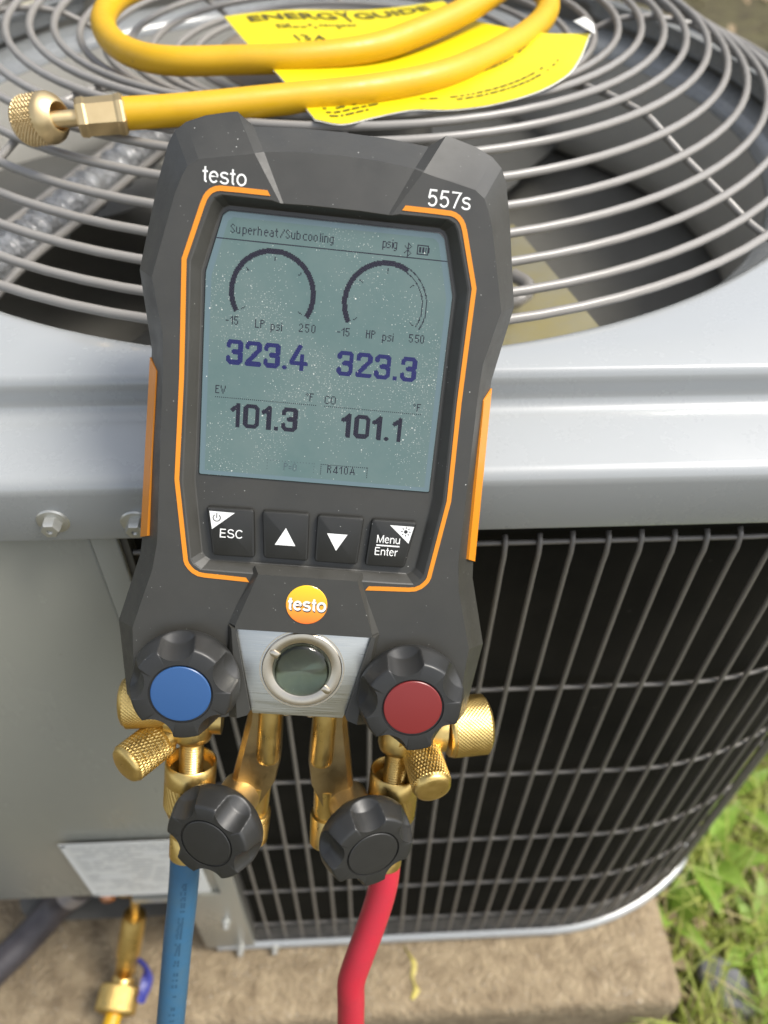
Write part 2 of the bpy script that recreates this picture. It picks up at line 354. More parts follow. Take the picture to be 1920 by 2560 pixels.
# ================================================================== OUTDOOR UNIT
unit = thing('condensing_unit', 'grey outdoor air conditioner with round top fan guard and dark wire grille', 'air conditioner', loc=(0, 0.5251, 0))
def loc(p): return (p[0], p[1]-0.5251, p[2])
HW, HD, CR = 0.295, 0.320, 0.200
def outline():
    """plan of the cabinet about the fan's centre: flat front, a wide then a tight right corner, rounded back"""
    P = []
    def add(x, y, nx_, ny_): P.append((x, y, nx_, ny_))
    for i in range(44): add(-.26+.418*i/44, -HD, 0, -1)
    c1 = (.158, -HD+CR); t1 = math.radians(-51)
    for i in range(18): t = -PI/2+(t1+PI/2)*i/18; add(c1[0]+CR*math.cos(t), c1[1]+CR*math.sin(t), math.cos(t), math.sin(t))
    r2 = .045; c2 = (c1[0]+(CR-r2)*math.cos(t1), c1[1]+(CR-r2)*math.sin(t1))
    for i in range(14): t = t1-t1*i/14; add(c2[0]+r2*math.cos(t), c2[1]+r2*math.sin(t), math.cos(t), math.sin(t))
    xr = c2[0]+r2
    for i in range(12): add(xr, c2[1]+(-.02-c2[1])*i/12, 1, 0)
    xl = -.30; ea = (xr-xl)/2; ec = (xr+xl)/2; eb = .345
    for i in range(61):
        t = PI*i/60; n_ = Vector((math.cos(t)/ea, math.sin(t)/eb)).normalized(); add(ec+ea*math.cos(t), -.02+eb*math.sin(t), n_.x, n_.y)
    for i in range(1, 16): add(xl, -.02+(-HD+.04+.02)*i/16, -1, 0)
    for i in range(12): t = PI+PI/2*i/12; add(xl+.04+.04*math.cos(t), -HD+.04+.04*math.sin(t), math.cos(t), math.sin(t))
    return P
OUT = outline()
def rrect(d, z): return [(x-nx_*d, y-ny_*d, z) for x, y, nx_, ny_ in OUT]
def circ_from(ring, r, z):
    o = []
    for p in ring:
        a = math.atan2(p[1], p[0]); o.append((r*math.cos(a), r*math.sin(a), z))
    return o
prof = [(-0.0040, .5260), (-0.0050, .5212), (-0.0063, .5205), (-0.0066, .5215), (-0.0063, .5425), (-0.0060, .5447), (-0.0050, .5466), (-0.0036, .5479), (-0.0016, .5487),
        (0.0225, .5512), (.0249, .5518), (.0266, .5530), (.0277, .5550), (.0281, .5580), (.0281, .5605), (.0285, .5630), (.0292, .5648), (.0302, .5660), (.0312, .5665)]
rings = [rrect(d, z) for d, z in prof]
base_ring = rrect(0.0312, .5665)
rings += [circ_from(base_ring, .2838, .5671), circ_from(base_ring, .2818, .5668), circ_from(base_ring, .2800, .5655), circ_from(base_ring, .2793, .5630)]
bm = bmesh.new(); loft(bm, rings)
lid = obj('lid', bm, m_paint, unit, True, 60)
# shroud below the opening
bm = bmesh.new()
N = 72
def cring(r, z, n=N): return [(r*math.cos(2*PI*i/n), r*math.sin(2*PI*i/n), z) for i in range(n)]
loft(bm, [cring(.2794, .5632), cring(.2796, .5482)]); obj('opening_wall', bm, m_shade_fill, unit, True, 60)  # shade on the lid's inner edge put in as a dark colour
bm = bmesh.new(); loft(bm, [cring(.2794, .5480), cring(.2740, .5470), cring(.2680, .5448), cring(.2625, .5415), cring(.2600, .5390), cring(.2588, .5355)]); obj('shroud_flange', bm, m_paint, unit, True, 60)
bm = bmesh.new(); loft(bm, [cring(.2586, .5353), cring(.2575, .52), cring(.2572, .475), cring(.264, .455), cring(.274, .448)])
obj('shroud', bm, m_shroud, unit, True, 60)
# coil wrapped inside the grille, with a floor under it
def recess(d, z):
    return [(x, y+(.19*min(1, (-.1265-x)/.004) if x < -.1265 and y < -HD+.06 else 0), z_) for x, y, z_ in rrect(d, z)]
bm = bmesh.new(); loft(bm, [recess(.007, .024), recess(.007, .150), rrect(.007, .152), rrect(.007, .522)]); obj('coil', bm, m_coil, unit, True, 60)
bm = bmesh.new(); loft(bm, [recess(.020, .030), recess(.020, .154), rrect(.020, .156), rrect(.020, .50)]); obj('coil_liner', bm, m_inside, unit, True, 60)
bm = bmesh.new(); loft(bm, [rrect(.018, .030), circ_from(rrect(.018, 0), .05, .031)]); bm.faces.ensure_lookup_table()
obj('floor_plate', bm, m_inside, unit)
bm = bmesh.new(); loft(bm, [rrect(-.0005, .5205), rrect(.016, .5225)]); obj('lid_flange', bm, m_inside, unit, True, 60)
# base pan
bm = bmesh.new()
def pan(d, z):
    o = []
    for x, y, z_ in rrect(d, z):
        if x < -.1265 and y < -HD+.06: y += .19*min(1, (-.1265-x)/.004)
        o.append((x, y, z_))
    return o
loft(bm, [pan(.010, .0015), pan(-.002, .0015), pan(-.0035, .003), pan(-.0035, .0095), pan(-.002, .0115), pan(.0005, .0118)])
obj('base_pan', bm, m_paint, unit, True, 50)
bm = bmesh.new(); loft(bm, [pan(.0005, .0116), pan(.002, .0105), pan(.004, .021), pan(.007, .026), pan(.018, .026)]); obj('pan_inside', bm, m_pan_in, unit, True, 50)

# fan guard: concentric rings on a shallow dome, then spokes
zk = [0.572, .5757, .5816, .5869, .5922, .5985, .6049, .6070, .6086, .6086, .6065, .6007, .5948, .5911, .5879, .5837]
def ring_r(k): return 0.01198*(24.17-k)
def ring_z(k):
    k = min(max(k, 1), 16); i = int(k); f = k-i
    return zk[i-1]*(1-f)+zk[min(i, 15)]*f+0.0005
WR = 0.00195
for k in range(1, 18):
    bm = bmesh.new(); r = ring_r(k); n = 96 if k < 9 else 72
    tube(bm, [(0.0015+r*math.cos(2*PI*i/n), 0.0039+r*math.sin(2*PI*i/n), ring_z(k)) for i in range(n)], WR, 8, closed=True)
    obj('guard_ring', bm, m_wire, unit, True, 80)
def spoke(ang):
    bm = bmesh.new(); a = math.radians(ang); pts = []
    for i in range(40):
        k = 17.8-i*(17.3/39); r = ring_r(k); z = ring_z(k)-0.0031
        pts.append((0.0015+r*math.cos(a), 0.0039+r*math.sin(a), z))
    tube(bm, pts, 0.0018, 8); obj('guard_spoke', bm, m_wire, unit, True, 80)
for a in (-47.5, -90, -131.5, 180, 135, 90, 45, -4): spoke(a)
bm = bmesh.new()
lathe(bm, (0.0015, 0.0039, .5805), (0, 0, 1), [(0, .074), (.0012, .0745), (.0035, .073), (.0050, .066), (.0042, .052), (.0048, .040), (.0075, .036), (.0078, .012), (.0078, .001)], 56)
obj('hub_plate', bm, m_hub, unit, True, 50)
for a in (20, 110, 200, 290):
    bm = bmesh.new(); q = (0.0015+.055*math.cos(math.radians(a)), 0.0039+.055*math.sin(math.radians(a)), .5845)
    lathe(bm, q, (0, 0, 1), [(0, .0062), (.001, .0060), (.0012, .0042), (.0042, .0040), (.0046, .0034)], 6); obj('hub_nut', bm, m_zinc, unit)
bm = bmesh.new(); loft(bm, [cring(.2738, .4470), cring(.20, .425), cring(.05, .418)]); obj('fill_disk', bm, m_shade_fill, unit, True, 60)  # disk added to catch light and lift the black below the blades
# motor and blades under the guard
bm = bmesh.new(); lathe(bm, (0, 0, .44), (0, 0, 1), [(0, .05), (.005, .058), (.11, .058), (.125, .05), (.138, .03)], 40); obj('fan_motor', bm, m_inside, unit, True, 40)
for a0 in (160, 62, -112):
    bm = bmesh.new(); rings = []
    for i in range(14):
        r = .055+i*(.195/13); half = math.radians(20+14*math.sin(PI*min(1, i/9.0)*0.7)); row = []
        for j in range(9):
            t = -1+j/4; a = math.radians(a0)+half*t+0.2*(i/13)
            z = .485+.028*t*(1-.25*i/13)+.010*(1-t*t)
            row.append((r*math.cos(a), r*math.sin(a), z))
        rings.append(row)
    loft(bm, rings, False)
    ret = bmesh.ops.extrude_face_region(bm, geom=bm.faces[:]); bmesh.ops.translate(bm, vec=(0, 0, -.0012), verts=[v for v in ret['geom'] if isinstance(v, bmesh.types.BMVert)])
    obj('fan_blade', bm, m_blade, unit, True, 50)
# ribbed wiring sleeve between two rods, seen through the guard on the left
bm = bmesh.new(); P = catmull([loc(p) for p in ((-.195, .335, .520), (-.176, .3813, .5295), (-.157, .424, .532), (-.135, .4788, .534), (-.113, .522, .536), (-.07, .56, .54))], 22)
tube(bm, P, lambda t: .0098+.0012*math.sin(t*2*PI*39)+.0018*nz3(t*60, 1.3)+.0012*nz3(t*23, 7.7), 16); obj('wiring_sleeve', bm, m_sleeve, unit, True, 70)
for dx, dy in ((-.0145, .008), (.0150, -.006)):
    bm = bmesh.new(); tube(bm, [(p.x+dx, p.y+dy, p.z+.002) for p in P[::4]], .0024, 8); obj('sleeve_rod', bm, m_wire, unit, True, 70)
# motor mount bracket inside, lower right
bm = bmesh.new()
vb = [loc(p) for p in ((.0700, .2620, .515), (.1260, .300, .527), (.0960, .4250, .527), (.052, .400, .515))]
v0 = [bm.verts.new(p) for p in vb]; v1 = [bm.verts.new((p[0], p[1], p[2]-.003)) for p in vb]
bm.faces.new(v0); bm.faces.new(v1[::-1])
for i in range(4): bm.faces.new((v0[i], v0[(i+1) % 4], v1[(i+1) % 4], v1[i]))
obj('mounting_bracket', bm, m_bracket, unit)
bm = bmesh.new(); tube(bm, catmull([loc(p) for p in ((.060, .345, .530), (.078, .335, .532), (.087, .338, .534), (.089, .345, .536), (.083, .352, .537))], 8), .0035, 10); obj('wire_clip', bm, m_wire, unit, True, 70)

# front grille
GP = [(-.0835, -HD, 0, -1)]+[p for p in OUT[:140] if p[0] > -.083]; GL = [0]
for a_, b_ in zip(GP, GP[1:]): GL.append(GL[-1]+math.hypot(b_[0]-a_[0], b_[1]-a_[1]))
def path_pt(s):
    """arc length along the grille from its left end at the post; returns point and outward normal"""
    j = 0
    while j < len(GL)-2 and GL[j+1] < s: j += 1
    f = (s-GL[j])/(GL[j+1]-GL[j]); p, q = GP[j], GP[j+1]; n_ = Vector((p[2]+(q[2]-p[2])*f, p[3]+(q[3]-p[3])*f)).normalized()
    return (p[0]+(q[0]-p[0])*f, p[1]+(q[1]-p[1])*f), (n_.x, n_.y)
ROWS = [.504, .3946, .3014, .2073, .1256, .0526]
GR = .00115; STOT = 0.70
me_v = None; pitch = .01346; s = 0.0; i = 0
off0 = (0.0613+0.0835) % pitch
bm = bmesh.new()
tube(bm, [(0, 0.0012, .0185), (0, 0.0002, .05), (0, 0, .20), (0, 0, .35), (0, 0, .492), (0, -.0004, .4995), (0, .0008, .5058), (0, .0034, .5078)], lambda t: GR, 8)
bmesh.ops.recalc_face_normals(bm, faces=bm.faces[:])
me_v = bpy.data.meshes.new('vertical_wire'); bm.to_mesh(me_v); bm.free(); me_v.materials.append(m_grille)
for p in me_v.polygons: p.use_smooth = True
s = off0
while s < STOT:
    (x, y), (ux, uy) = path_pt(s)
    o = bpy.data.objects.new('vertical_wire', me_v); col.objects.link(o); o.parent = unit
    o.location = (x+ux*.0005, y+uy*.0005, 0); o.rotation_euler = (random.uniform(-.0012, .0012), random.uniform(-.0012, .0012), math.atan2(ux, -uy)); s += pitch
for z in ROWS:
    bm = bmesh.new(); pts = []
    for i in range(90):
        (x, y), (ux, uy) = path_pt(STOT*i/89); pts.append((x-ux*.0014, y-uy*.0014, z))
    tube(bm, pts, GR, 8); obj('horizontal_wire', bm, m_grille, unit, True, 80)
# control panel on the left of the front and the post beside it
bm = bmesh.new(); prism(bm, [(-.40, .139), (-.0970, .139), (-.0970, .5235), (-.40, .5235)], -.320, -.317, bev=.0015)
for v in bm.verts: v.co = Vector((v.co.x, -HD-.0012+(-.317-v.co.z), v.co.y))
panel = obj('control_panel', bm, m_panel, unit, True, 40)
bm = bmesh.new(); prism(bm, [(-.1260, .0125), (-.0864, .0125), (-.0864, .5225), (-.0968, .5225), (-.0968, .137), (-.1260, .137)], 0, .0025, bev=.0009)
for v in bm.verts: v.co = Vector((v.co.x, -HD-.0006-v.co.z, v.co.y))
post = obj('corner_post', bm, m_panel, unit, True, 40)
bm = bmesh.new(); box(bm, -.30, -.1262, -HD+.165, -HD+.168, .004, .150); obj('valve_panel', bm, m_bracket, unit)
bm = bmesh.new(); box(bm, -.165, -.1265, -HD+.0015, -HD+.006, .112, .119); obj('valve_shelf', bm, m_panel, unit)
bm = bmesh.new(); box(bm, -.0868, -.0840, -HD+.0002, -HD+.0162, .0225, .52); obj('post_return', bm, m_inside, unit)
# rating label with its lines of print
bm = bmesh.new(); box(bm, -.1835, -.103, -HD-.0047, -HD-.0042, .1485, .2400); rl = obj('rating_label', bm, m_plate_label, panel)
def dash(bm, x0, x1, z0, z1, y): bm.faces.new([bm.verts.new(p) for p in ((x0, y, z0), (x1, y, z0), (x1, y, z1), (x0, y, z1))])
bm = bmesh.new(); yy = -HD-.0050
for r in range(17):
    z = .2345-r*.0047; x = -.178
    while x < -.108:
        wdt = random.uniform(.004, .014)
        if random.random() < .82: dash(bm, x, min(x+wdt, -.106), z, z+.0017, yy)
        x += wdt+.0022
obj('label_print', bm, m_print_grey, rl)
bm = bmesh.new()
for z0, z1, xa, xb in ((.2365, .2392, -.1825, -.104), (.1492, .1530, -.1825, -.104), (.150, .239, -.1828, -.1798)): dash(bm, xa, xb, z0, z1, yy-.0001)
for z, xa, xb in ((.214, -.176, -.163), (.183, -.172, -.150), (.2215, -.135, -.109)): dash(bm, xa, xb, z, z+.004, yy-.0001)
obj('label_border', bm, m_white, rl)
# screws
def screw(x, z, y, R=.0058, parent=unit, m=m_zinc):
    bm = bmesh.new(); b = (x, y, z)
    lathe(bm, b, (0, -1, 0), [(-.001, R), (.0004, R), (.0009, R*.92), (.0012, R*.72)], 28)
    lathe(bm, (x, y-.0011, z), (0, -1, 0), [(0, R*.62), (.0034, R*.60), (.0042, R*.52), (.0043, R*.2), (.0036, R*.1)], 6)
    return obj('screw', bm, m, parent, True, 30)
for x, z in ((-.1049, .5305), (-.0759, .5290), (-.155, .5310), (.205, .531)): 
    if x < .1: screw(x, z, -HD-.0062)
for x, z in ((-.1017, .075), ): screw(x, z, -HD-.0030, .0045, post)
for x, z in ((-.0985, .0068), (-.0702, .0066)): screw(x, z, -HD-.0034, .0042)

# ================================================================== ENERGY LABEL
def interp(pts, k=60):
    P = catmull([(p[0], p[1], 0) for p in pts], 10); L = [0]
    for a, b in zip(P, P[1:]): L.append(L[-1]+(b-a).length)
    out = []; j = 0
    for i in range(k+1):
        t = L[-1]*i/k
        while j < len(L)-2 and L[j+1] < t: j += 1
        f = (t-L[j])/max(1e-9, L[j+1]-L[j]); out.append(P[j].lerp(P[j+1], min(1, max(0, f))))
    return out
top_c = interp([(-.0615, .499), (-.02, .5085), (.02, .5170), (.0605, .5250)])
bot_c = interp([(-.0102, .3463), (.0011, .3425), (.0142, .3516), (.0311, .3605), (.0478, .3597), (.0681, .3644), (.0891, .3771), (.1049, .3957), (.1159, .418), (.1253, .4424)])
lef_c = interp([(-.0615, .499), (-.0458, .4448), (-.0250, .390), (-.0102, .3463)])
rig_c = interp([(.0605, .5250), (.0700, .490), (.0850, .4660), (.1040, .4480), (.1253, .4424)])
NU = 60
def lab_xy(u, v):
    i = u*NU; j = v*NU
    def g(c, t): k = min(int(t), NU-1); return c[k].lerp(c[k+1], t-k)
    T, B, L, R_ = g(top_c, i), g(bot_c, i), g(lef_c, j), g(rig_c, j)
    return T*(1-v)+B*v+L*(1-u)+R_*u-(top_c[0]*(1-u)*(1-v)+top_c[-1]*u*(1-v)+bot_c[0]*(1-u)*v+bot_c[-1]*u*v)
def lab_z(u, v):
    p = lab_xy(u, v)
    return .6124-.0035*max(0, (p.y-.44)/.08)**1.2*(1-.5*u)+.0012*math.sin(u*7+v*3)+.006*max(0, (u-.72)/.28)**2*max(0, (v-.4)/.6)
def lab(u, v, h=0): p = lab_xy(u, v); return (p.x, p.y, lab_z(u, v)+h)
vs, fs = [], []; ns = 48
for j in range(ns+1):
    for i in range(ns+1): vs.append(lab(i/ns, j/ns))
for j in range(ns):
    for i in range(ns): fs.append((j*(ns+1)+i, j*(ns+1)+i+1, (j+1)*(ns+1)+i+1, (j+1)*(ns+1)+i))
m_yel = mat('yellow_paper', (0.66, 0.55, 0.003), 0.42, var=(40, 0.5, (0.66, 0.54, 0.008)), bump=(60, 0.2, 0.001))
m_labprint = mat('faded_print', (0.075, 0.062, 0.008), 0.5)
tagl = thing('energy_label', 'bright yellow energy label sheet lying under the yellow hose on the fan guard', 'paper label')
py('sheet', vs, fs, m_yel, tagl, True, 80)
vs2 = [(p[0], p[1], p[2]-.0004) for p in vs]
rim = lambda t: 0.0006*(0.9+0.3*nz3(t*3, 2.0))
for j in range(ns+1):            # the white backing shows past the trimmed edge
    for i in range(ns+1):
        if j == ns or i == 0 or i == ns:
            k = j*(ns+1)+i; dx = (-.6 if i == 0 else (1 if i == ns else 0)); dy = (-1 if j == ns else 0)
            vs2[k] = (vs2[k][0]+dx*rim(j/7)+(.5*rim(i/9) if j == ns and i > 24 else 0), vs2[k][1]+dy*rim(i/5), vs2[k][2])
py('backing', vs2, fs, m_white, tagl, True, 80)
bm = bmesh.new()     # curled white corner
q = [lab(1, 1), lab(.94, .97), lab(.97, .86), lab(1, .84)]
ca = Vector(q[0]); tri = [ca+Vector((.0012, -.005, .0012)), ca+Vector((-.0080, .0045, .0042)), ca+Vector((-.0030, .0040, .0065)), ca+Vector((.0014, .001, .0040))]
bm.faces.new([bm.verts.new(p) for p in tri]); obj('curled_corner', bm, m_white, tagl)
def on_label(me, name, m, lift=.0004):
    for v in me.vertices:
        v.co = Vector(lab(v.co.x, v.co.y, lift))
    o = link(name, me, tagl, m); return o
def label_text(txt, u0, v0, u1, v1, bold, name='lettering'):
    me = text_mesh(txt, (0, 0, 1, 1), 0, bold)
    for v in me.vertices: v.co = Vector((u0+(u1-u0)*v.co.x, v1+(v0-v1)*v.co.y, 0))
    bm = bmesh.new(); bm.from_mesh(me); bmesh.ops.triangulate(bm, faces=bm.faces[:]); bm.to_mesh(me); bm.free()
    return on_label(me, name, m_labprint)
label_text('ENERG', .085, .045, .46, .125, .02)
label_text('Y', .47, .03, .535, .15, .02)
label_text('GUIDE', .545, .045, .90, .125, .02)
label_text('13.4', .20, .31, .31, .375, .01)
def lines(rows, name='small_print'):
    bm = bmesh.new()
    for v, h, u0, u1, dens in rows:
        u = u0
        while u < u1:
            wd = random.uniform(.006, .028)
            if random.random() < dens: bm.faces.new([bm.verts.new(lab(min(a, .995), b, .0004)) for a, b in ((u, v), (u+wd, v), (u+wd, v+h), (u, v+h))])
            u += wd+.006
    o = obj(name, bm, m_labprint, tagl); o['kind'] = 'stuff'
lines([(.185, .018, .17, .50, .75), (.215, .014, .17, .42, .6), (.30, .03, .55, .66, 1), (.90, .009, .05, .23, .9), (.925, .009, .05, .19, .9), (.95, .009, .05, .16, .9), (.90, .008, .32, .74, .85), (.925, .008, .40, .82, .85), (.72, .016, .03, .15, .9), (.30, .03, .7, .8, 1), (.74, .008, .3, .9, .8), (.77, .008, .35, .9, .8)])

# ================================================================== GAUGE MANIFOLD
K = 0.00088                    # model millimetres to metres
ax = Vector((0.9942, -0.0465, -0.0974)); ay = Vector((0.1076, 0.5045, 0.8567)); az = ax.cross(ay).normalized(); ay = az.cross(ax).normalized(); ax.normalize()
man = thing('gauge_manifold', 'black digital refrigerant gauge with teal screen, four buttons and four knobs', 'gauge manifold')
man.matrix_world = Matrix(((ax.x, ay.x, az.x, -0.0060), (ax.y, ay.y, az.y, 0.1915), (ax.z, ay.z, az.z, -0.1366+H), (0, 0, 0, 1)))
def mm(bm):
    for v in bm.verts: v.co = v.co*K
    return bm
def part(name, bm, m, parent=None, smooth=False, ang=35): return obj(name, mm(bm), m, parent or man, smooth, ang)

S_ = [(0, 70.9, -13), (14, 70.6, -13), (28, 69.6, -13), (33, 72.9, -10.5), (36, 72.5, -11), (43, 71, -12), (49, 68.5, -12), (52.4, 65.5, -12), (54.4, 61.5, -12), (57.3, 50, -12),
      (62.6, 22.6, -12), (62.2, 20.2, -12), (58.2, -3, -12), (58.3, -12, -12), (60.4, -70.7, -12), (60.9, -76, -12), (63.7, -86, -12), (68.3, -102.4, -12), (67.9, -105.7, -12),
      (65, -132.5, -12), (63, -135.8, -12), (45, -139, -9), (27, -135.2, -7), (18.3, -131, -6), (0, -131, -6)]
F_ = [(0, 62.3, -1.2), (12.3, 62, -1.2), (23.3, 60.9, -1.3), (26, 60.0, 0.1), (29, 59.3, 0), (36, 58, 0), (42.8, 56.6, 0), (46, 54.4, 0), (47.6, 51.3, 0), (49.6, 46, 0),
      (56.1, 20.6, 0), (55.5, 18.4, 0), (52.2, 3, 0), (51.9, -8, 0), (52.6, -67, 0), (54, -77, 0), (56.3, -85, 0), (60.5, -99.5, 0), (60.3, -104, 0),
      (59.5, -126, 0), (57, -131, 0), (44, -134.5, 0), (26.5, -133, 0), (18, -129.5, 0), (0, -129.5, 0)]
G_ = [(0, 46.9, 0), (8, 46.9, 0), (16.4, 46.6, -.1), (17.4, 46.6, 0), (20, 47.2, 0), (28, 47.3, 0), (35.5, 47.3, 0), (37.8, 46.2, 0), (39, 44.3, 0), (40.3, 40.5, 0),
      (44.6, 27, 0), (44.6, 25, 0), (44.4, 5, 0), (44.4, -10, 0), (44.9, -45, 0), (41.3, -72.3, 0), (40.2, -74.2, 0), (37.5, -76, 0), (30, -76.2, 0),
      (22, -76.2, 0), (18, -76.2, 0), (12, -76.2, 0), (8, -76.2, 0), (4, -76.2, 0), (0, -76.2, 0)]
H_ = [(0, 44.6), (8, 44.6), (16.8, 44.6), (17.6, 44.6), (20, 44.6), (27, 44.6), (33.2, 44.6), (35, 43.8), (36, 42.2), (37.2, 38.3),
      (41, 24.4), (41, 22), (40.8, 5), (40.8, -10), (40.9, -45), (37.6, -70.5), (36.5, -72.2), (34.8, -73.2), (28, -73.2),
      (22, -73.2), (18, -73.2), (12, -73.2), (8, -73.2), (4, -73.2), (0, -73.2)]
H_ = [(a, b, -4) for a, b in H_]
def full(half): return half + [(-x, y, z) for x, y, z in half[-2:0:-1]]
def lerp3(a, b, t): return tuple(a[i]+(b[i]-a[i])*t for i in range(3))
def inset3(c, d, z):
    o = []
    for x, y, _ in c:
        v = Vector((x, y+30)); l_ = v.length; v = v*((l_-d)/l_); o.append((v.x, v.y-30, z))
    return o
Sf, Ff, Gf, Hf = full(S_), full(F_), full(G_), full(H_)
# front edge slightly softened with a narrow extra facet
Fo = [lerp3(f, s, 0.05) for f, s in zip(Ff, Sf)]; Fo = [(x, y, z-0.02) for x, y, z in Fo]
Fi = [lerp3(f, g_, 0.02) for f, g_ in zip(Ff, Gf)]
So = [lerp3(s, f, 0.05) for f, s in zip(Ff, Sf)]; Sb = [(x, y, z-1.4) for x, y, z in Sf]
Gi = [lerp3(g_, h, 0.14) for g_, h in zip(Gf, Hf)]; Gi = [(x, y, -0.28) for x, y, z in Gi]
Gj = [lerp3(h, g_, 0.10) for g_, h in zip(Gf, Hf)]; Gj = [(x, y, -3.75) for x, y, z in Gj]
bm = bmesh.new()
loft(bm, [inset3(Sf, 9, -33), inset3(Sf, 5, -34), inset3(Sf, 1.2, -27), Sb, Sf, So, Fo, Ff, Fi, Gf, Gi, Gj, Hf], True, True, True)
housing = part('housing', bm, m_rubber, None, True, 14)

# raised centre panel with the badge
def shell(outer, inner, z0, z1):
    bm = bmesh.new(); loft(bm, [[(x, y, z0) for x, y in outer], [(x, y, z1) for x, y in inner]], True, True, True); return bm
pan_o = [(-19.0, -73.4), (19.0, -73.4), (28.4, -95.2), (25.0, -96.8), (-25.0, -96.8), (-28.4, -95.2)]
pan_i = [(-17.3, -75.2), (17.3, -75.2), (24.4, -95.2), (24.2, -96.4), (-24.2, -96.4), (-24.4, -95.2)]
part('badge_panel', shell(pan_o, pan_i, -1.5, 2.6), m_rubber)
for sgn in (-1, 1):
    o_ = [(sgn*24.4, -95.0), (sgn*28.4, -95.2), (sgn*27.4, -133.6), (sgn*18.2, -130.6), (sgn*17.2, -128.5)]
    i_ = [(sgn*24.2, -96.0), (sgn*25.6, -96.2), (sgn*22.0, -131.6), (sgn*18.4, -130.2), (sgn*17.4, -128.3)]
    if sgn < 0: o_, i_ = o_[::-1], i_[::-1]
    part('cheek', shell(o_, i_, -2, 2.6), m_rubber)

# orange accent lines
SL = [(21.0, 49.1), (30, 49.1), (36.0, 49.0), (37.3, 48.7), (38.6, 48.0), (39.6, 47.0), (40.3, 45.9), (41.1, 43.8), (46.2, 27.1), (46.0, 5), (45.9, -10), (46.5, -44.2), (42.7, -72.9), (42.2, -74.2), (41.3, -75.4), (40.1, -76.6), (38.2, -77.6), (36, -77.9), (28, -78.2), (21.0, -78.5)]
for sgn in (-1, 1):
    bm = bmesh.new(); A, B, A2, B2 = [], [], [], []
    for i, p in enumerate(SL):
        a = Vector(SL[max(i-1, 0)]); b = Vector(SL[min(i+1, len(SL)-1)]); d = (b-a).normalized(); n_ = Vector((-d.y, d.x))*0.78
        sh = (0.5 if i in (0,) else (-0.6 if i == len(SL)-1 else 0))
        q = Vector(p)
        A.append((sgn*(q.x+n_.x+sh), q.y+n_.y, -.3)); B.append((sgn*(q.x-n_.x-sh), q.y-n_.y, -.3))
    A2 = [(x, y, .22) for x, y, z in A]; B2 = [(x, y, .22) for x, y, z in B]
    loft(bm, [A, A2, B2, B], False); part('accent_line', bm, m_orange)
# orange side grips, sunk in the flank facet
for sgn in (-1, 1):
    P0 = [(58.55, -5.6, -12.3), (58.75, -12, -12.3), (60.75, -69.6, -12.3)]; P1 = [(54.9, -9.2, -5.6), (55.1, -12.4, -5.6), (56.95, -66.8, -5.6)]
    bm = bmesh.new(); nrm = Vector((.86, 0, .5))*.35
    rows = [[Vector(p)-nrm*2 for p in P0], [Vector(p)+nrm for p in P0], [Vector(p)+nrm for p in P1], [Vector(p)-nrm*2 for p in P1]]
    rows = [[(sgn*p.x, p.y, p.z) for p in r_] for r_ in rows]; rows.append(rows[0])
    V = loft(bm, rows[:4], False)
    for e in (0, 2): bm.faces.new([V[k][e] for k in range(4)])
    part('side_grip', bm, m_orange)

# display
scr = [(-33.4, 43.0), (33.4, 43.0), (35.2, 41.6), (39.9, 24.0), (39.7, -42.5), (-39.7, -42.5), (-39.9, 24.0), (-35.2, 41.6)][::-1]
bm = bmesh.new(); prism(bm, roundpoly([(x*1.008, y*1.008+.1) for x, y in scr], .8, 3), -4.4, -3.68, bev=.2); part('display_rim', bm, m_glassedge, None, True, 30)
bm = bmesh.new(); prism(bm, roundpoly(scr, .7, 3), -4.2, -3.55, bev=.05); disp = part('display', bm, m_screen, None, True, 20)
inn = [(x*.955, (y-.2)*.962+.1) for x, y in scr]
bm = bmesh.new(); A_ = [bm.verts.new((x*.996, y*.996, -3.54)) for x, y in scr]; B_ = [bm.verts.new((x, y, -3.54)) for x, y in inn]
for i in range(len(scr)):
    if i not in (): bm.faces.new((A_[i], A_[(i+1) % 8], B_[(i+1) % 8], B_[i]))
m_edge_sheen = mat('display_edge_sheen', (0.098, 0.150, 0.165), 0.3, coat=0.8, coat_r=0.05, dust=[(620, 0.12, 0.75, 1.0), (280, 0.075, 0.6, 1.0)])  # bluish reflection at the glass edge, painted as a lighter strip
part('display_edge_sheen', bm, m_edge_sheen, disp)
DOT = .34; GX0, GY0 = -40.0, 43.5
dots = {}
def put(x, y, c=0): dots[(x, y)] = c
def gx(x): return int(round((x-GX0)/DOT))
def gy(y): return int(round((GY0-y)/DOT))
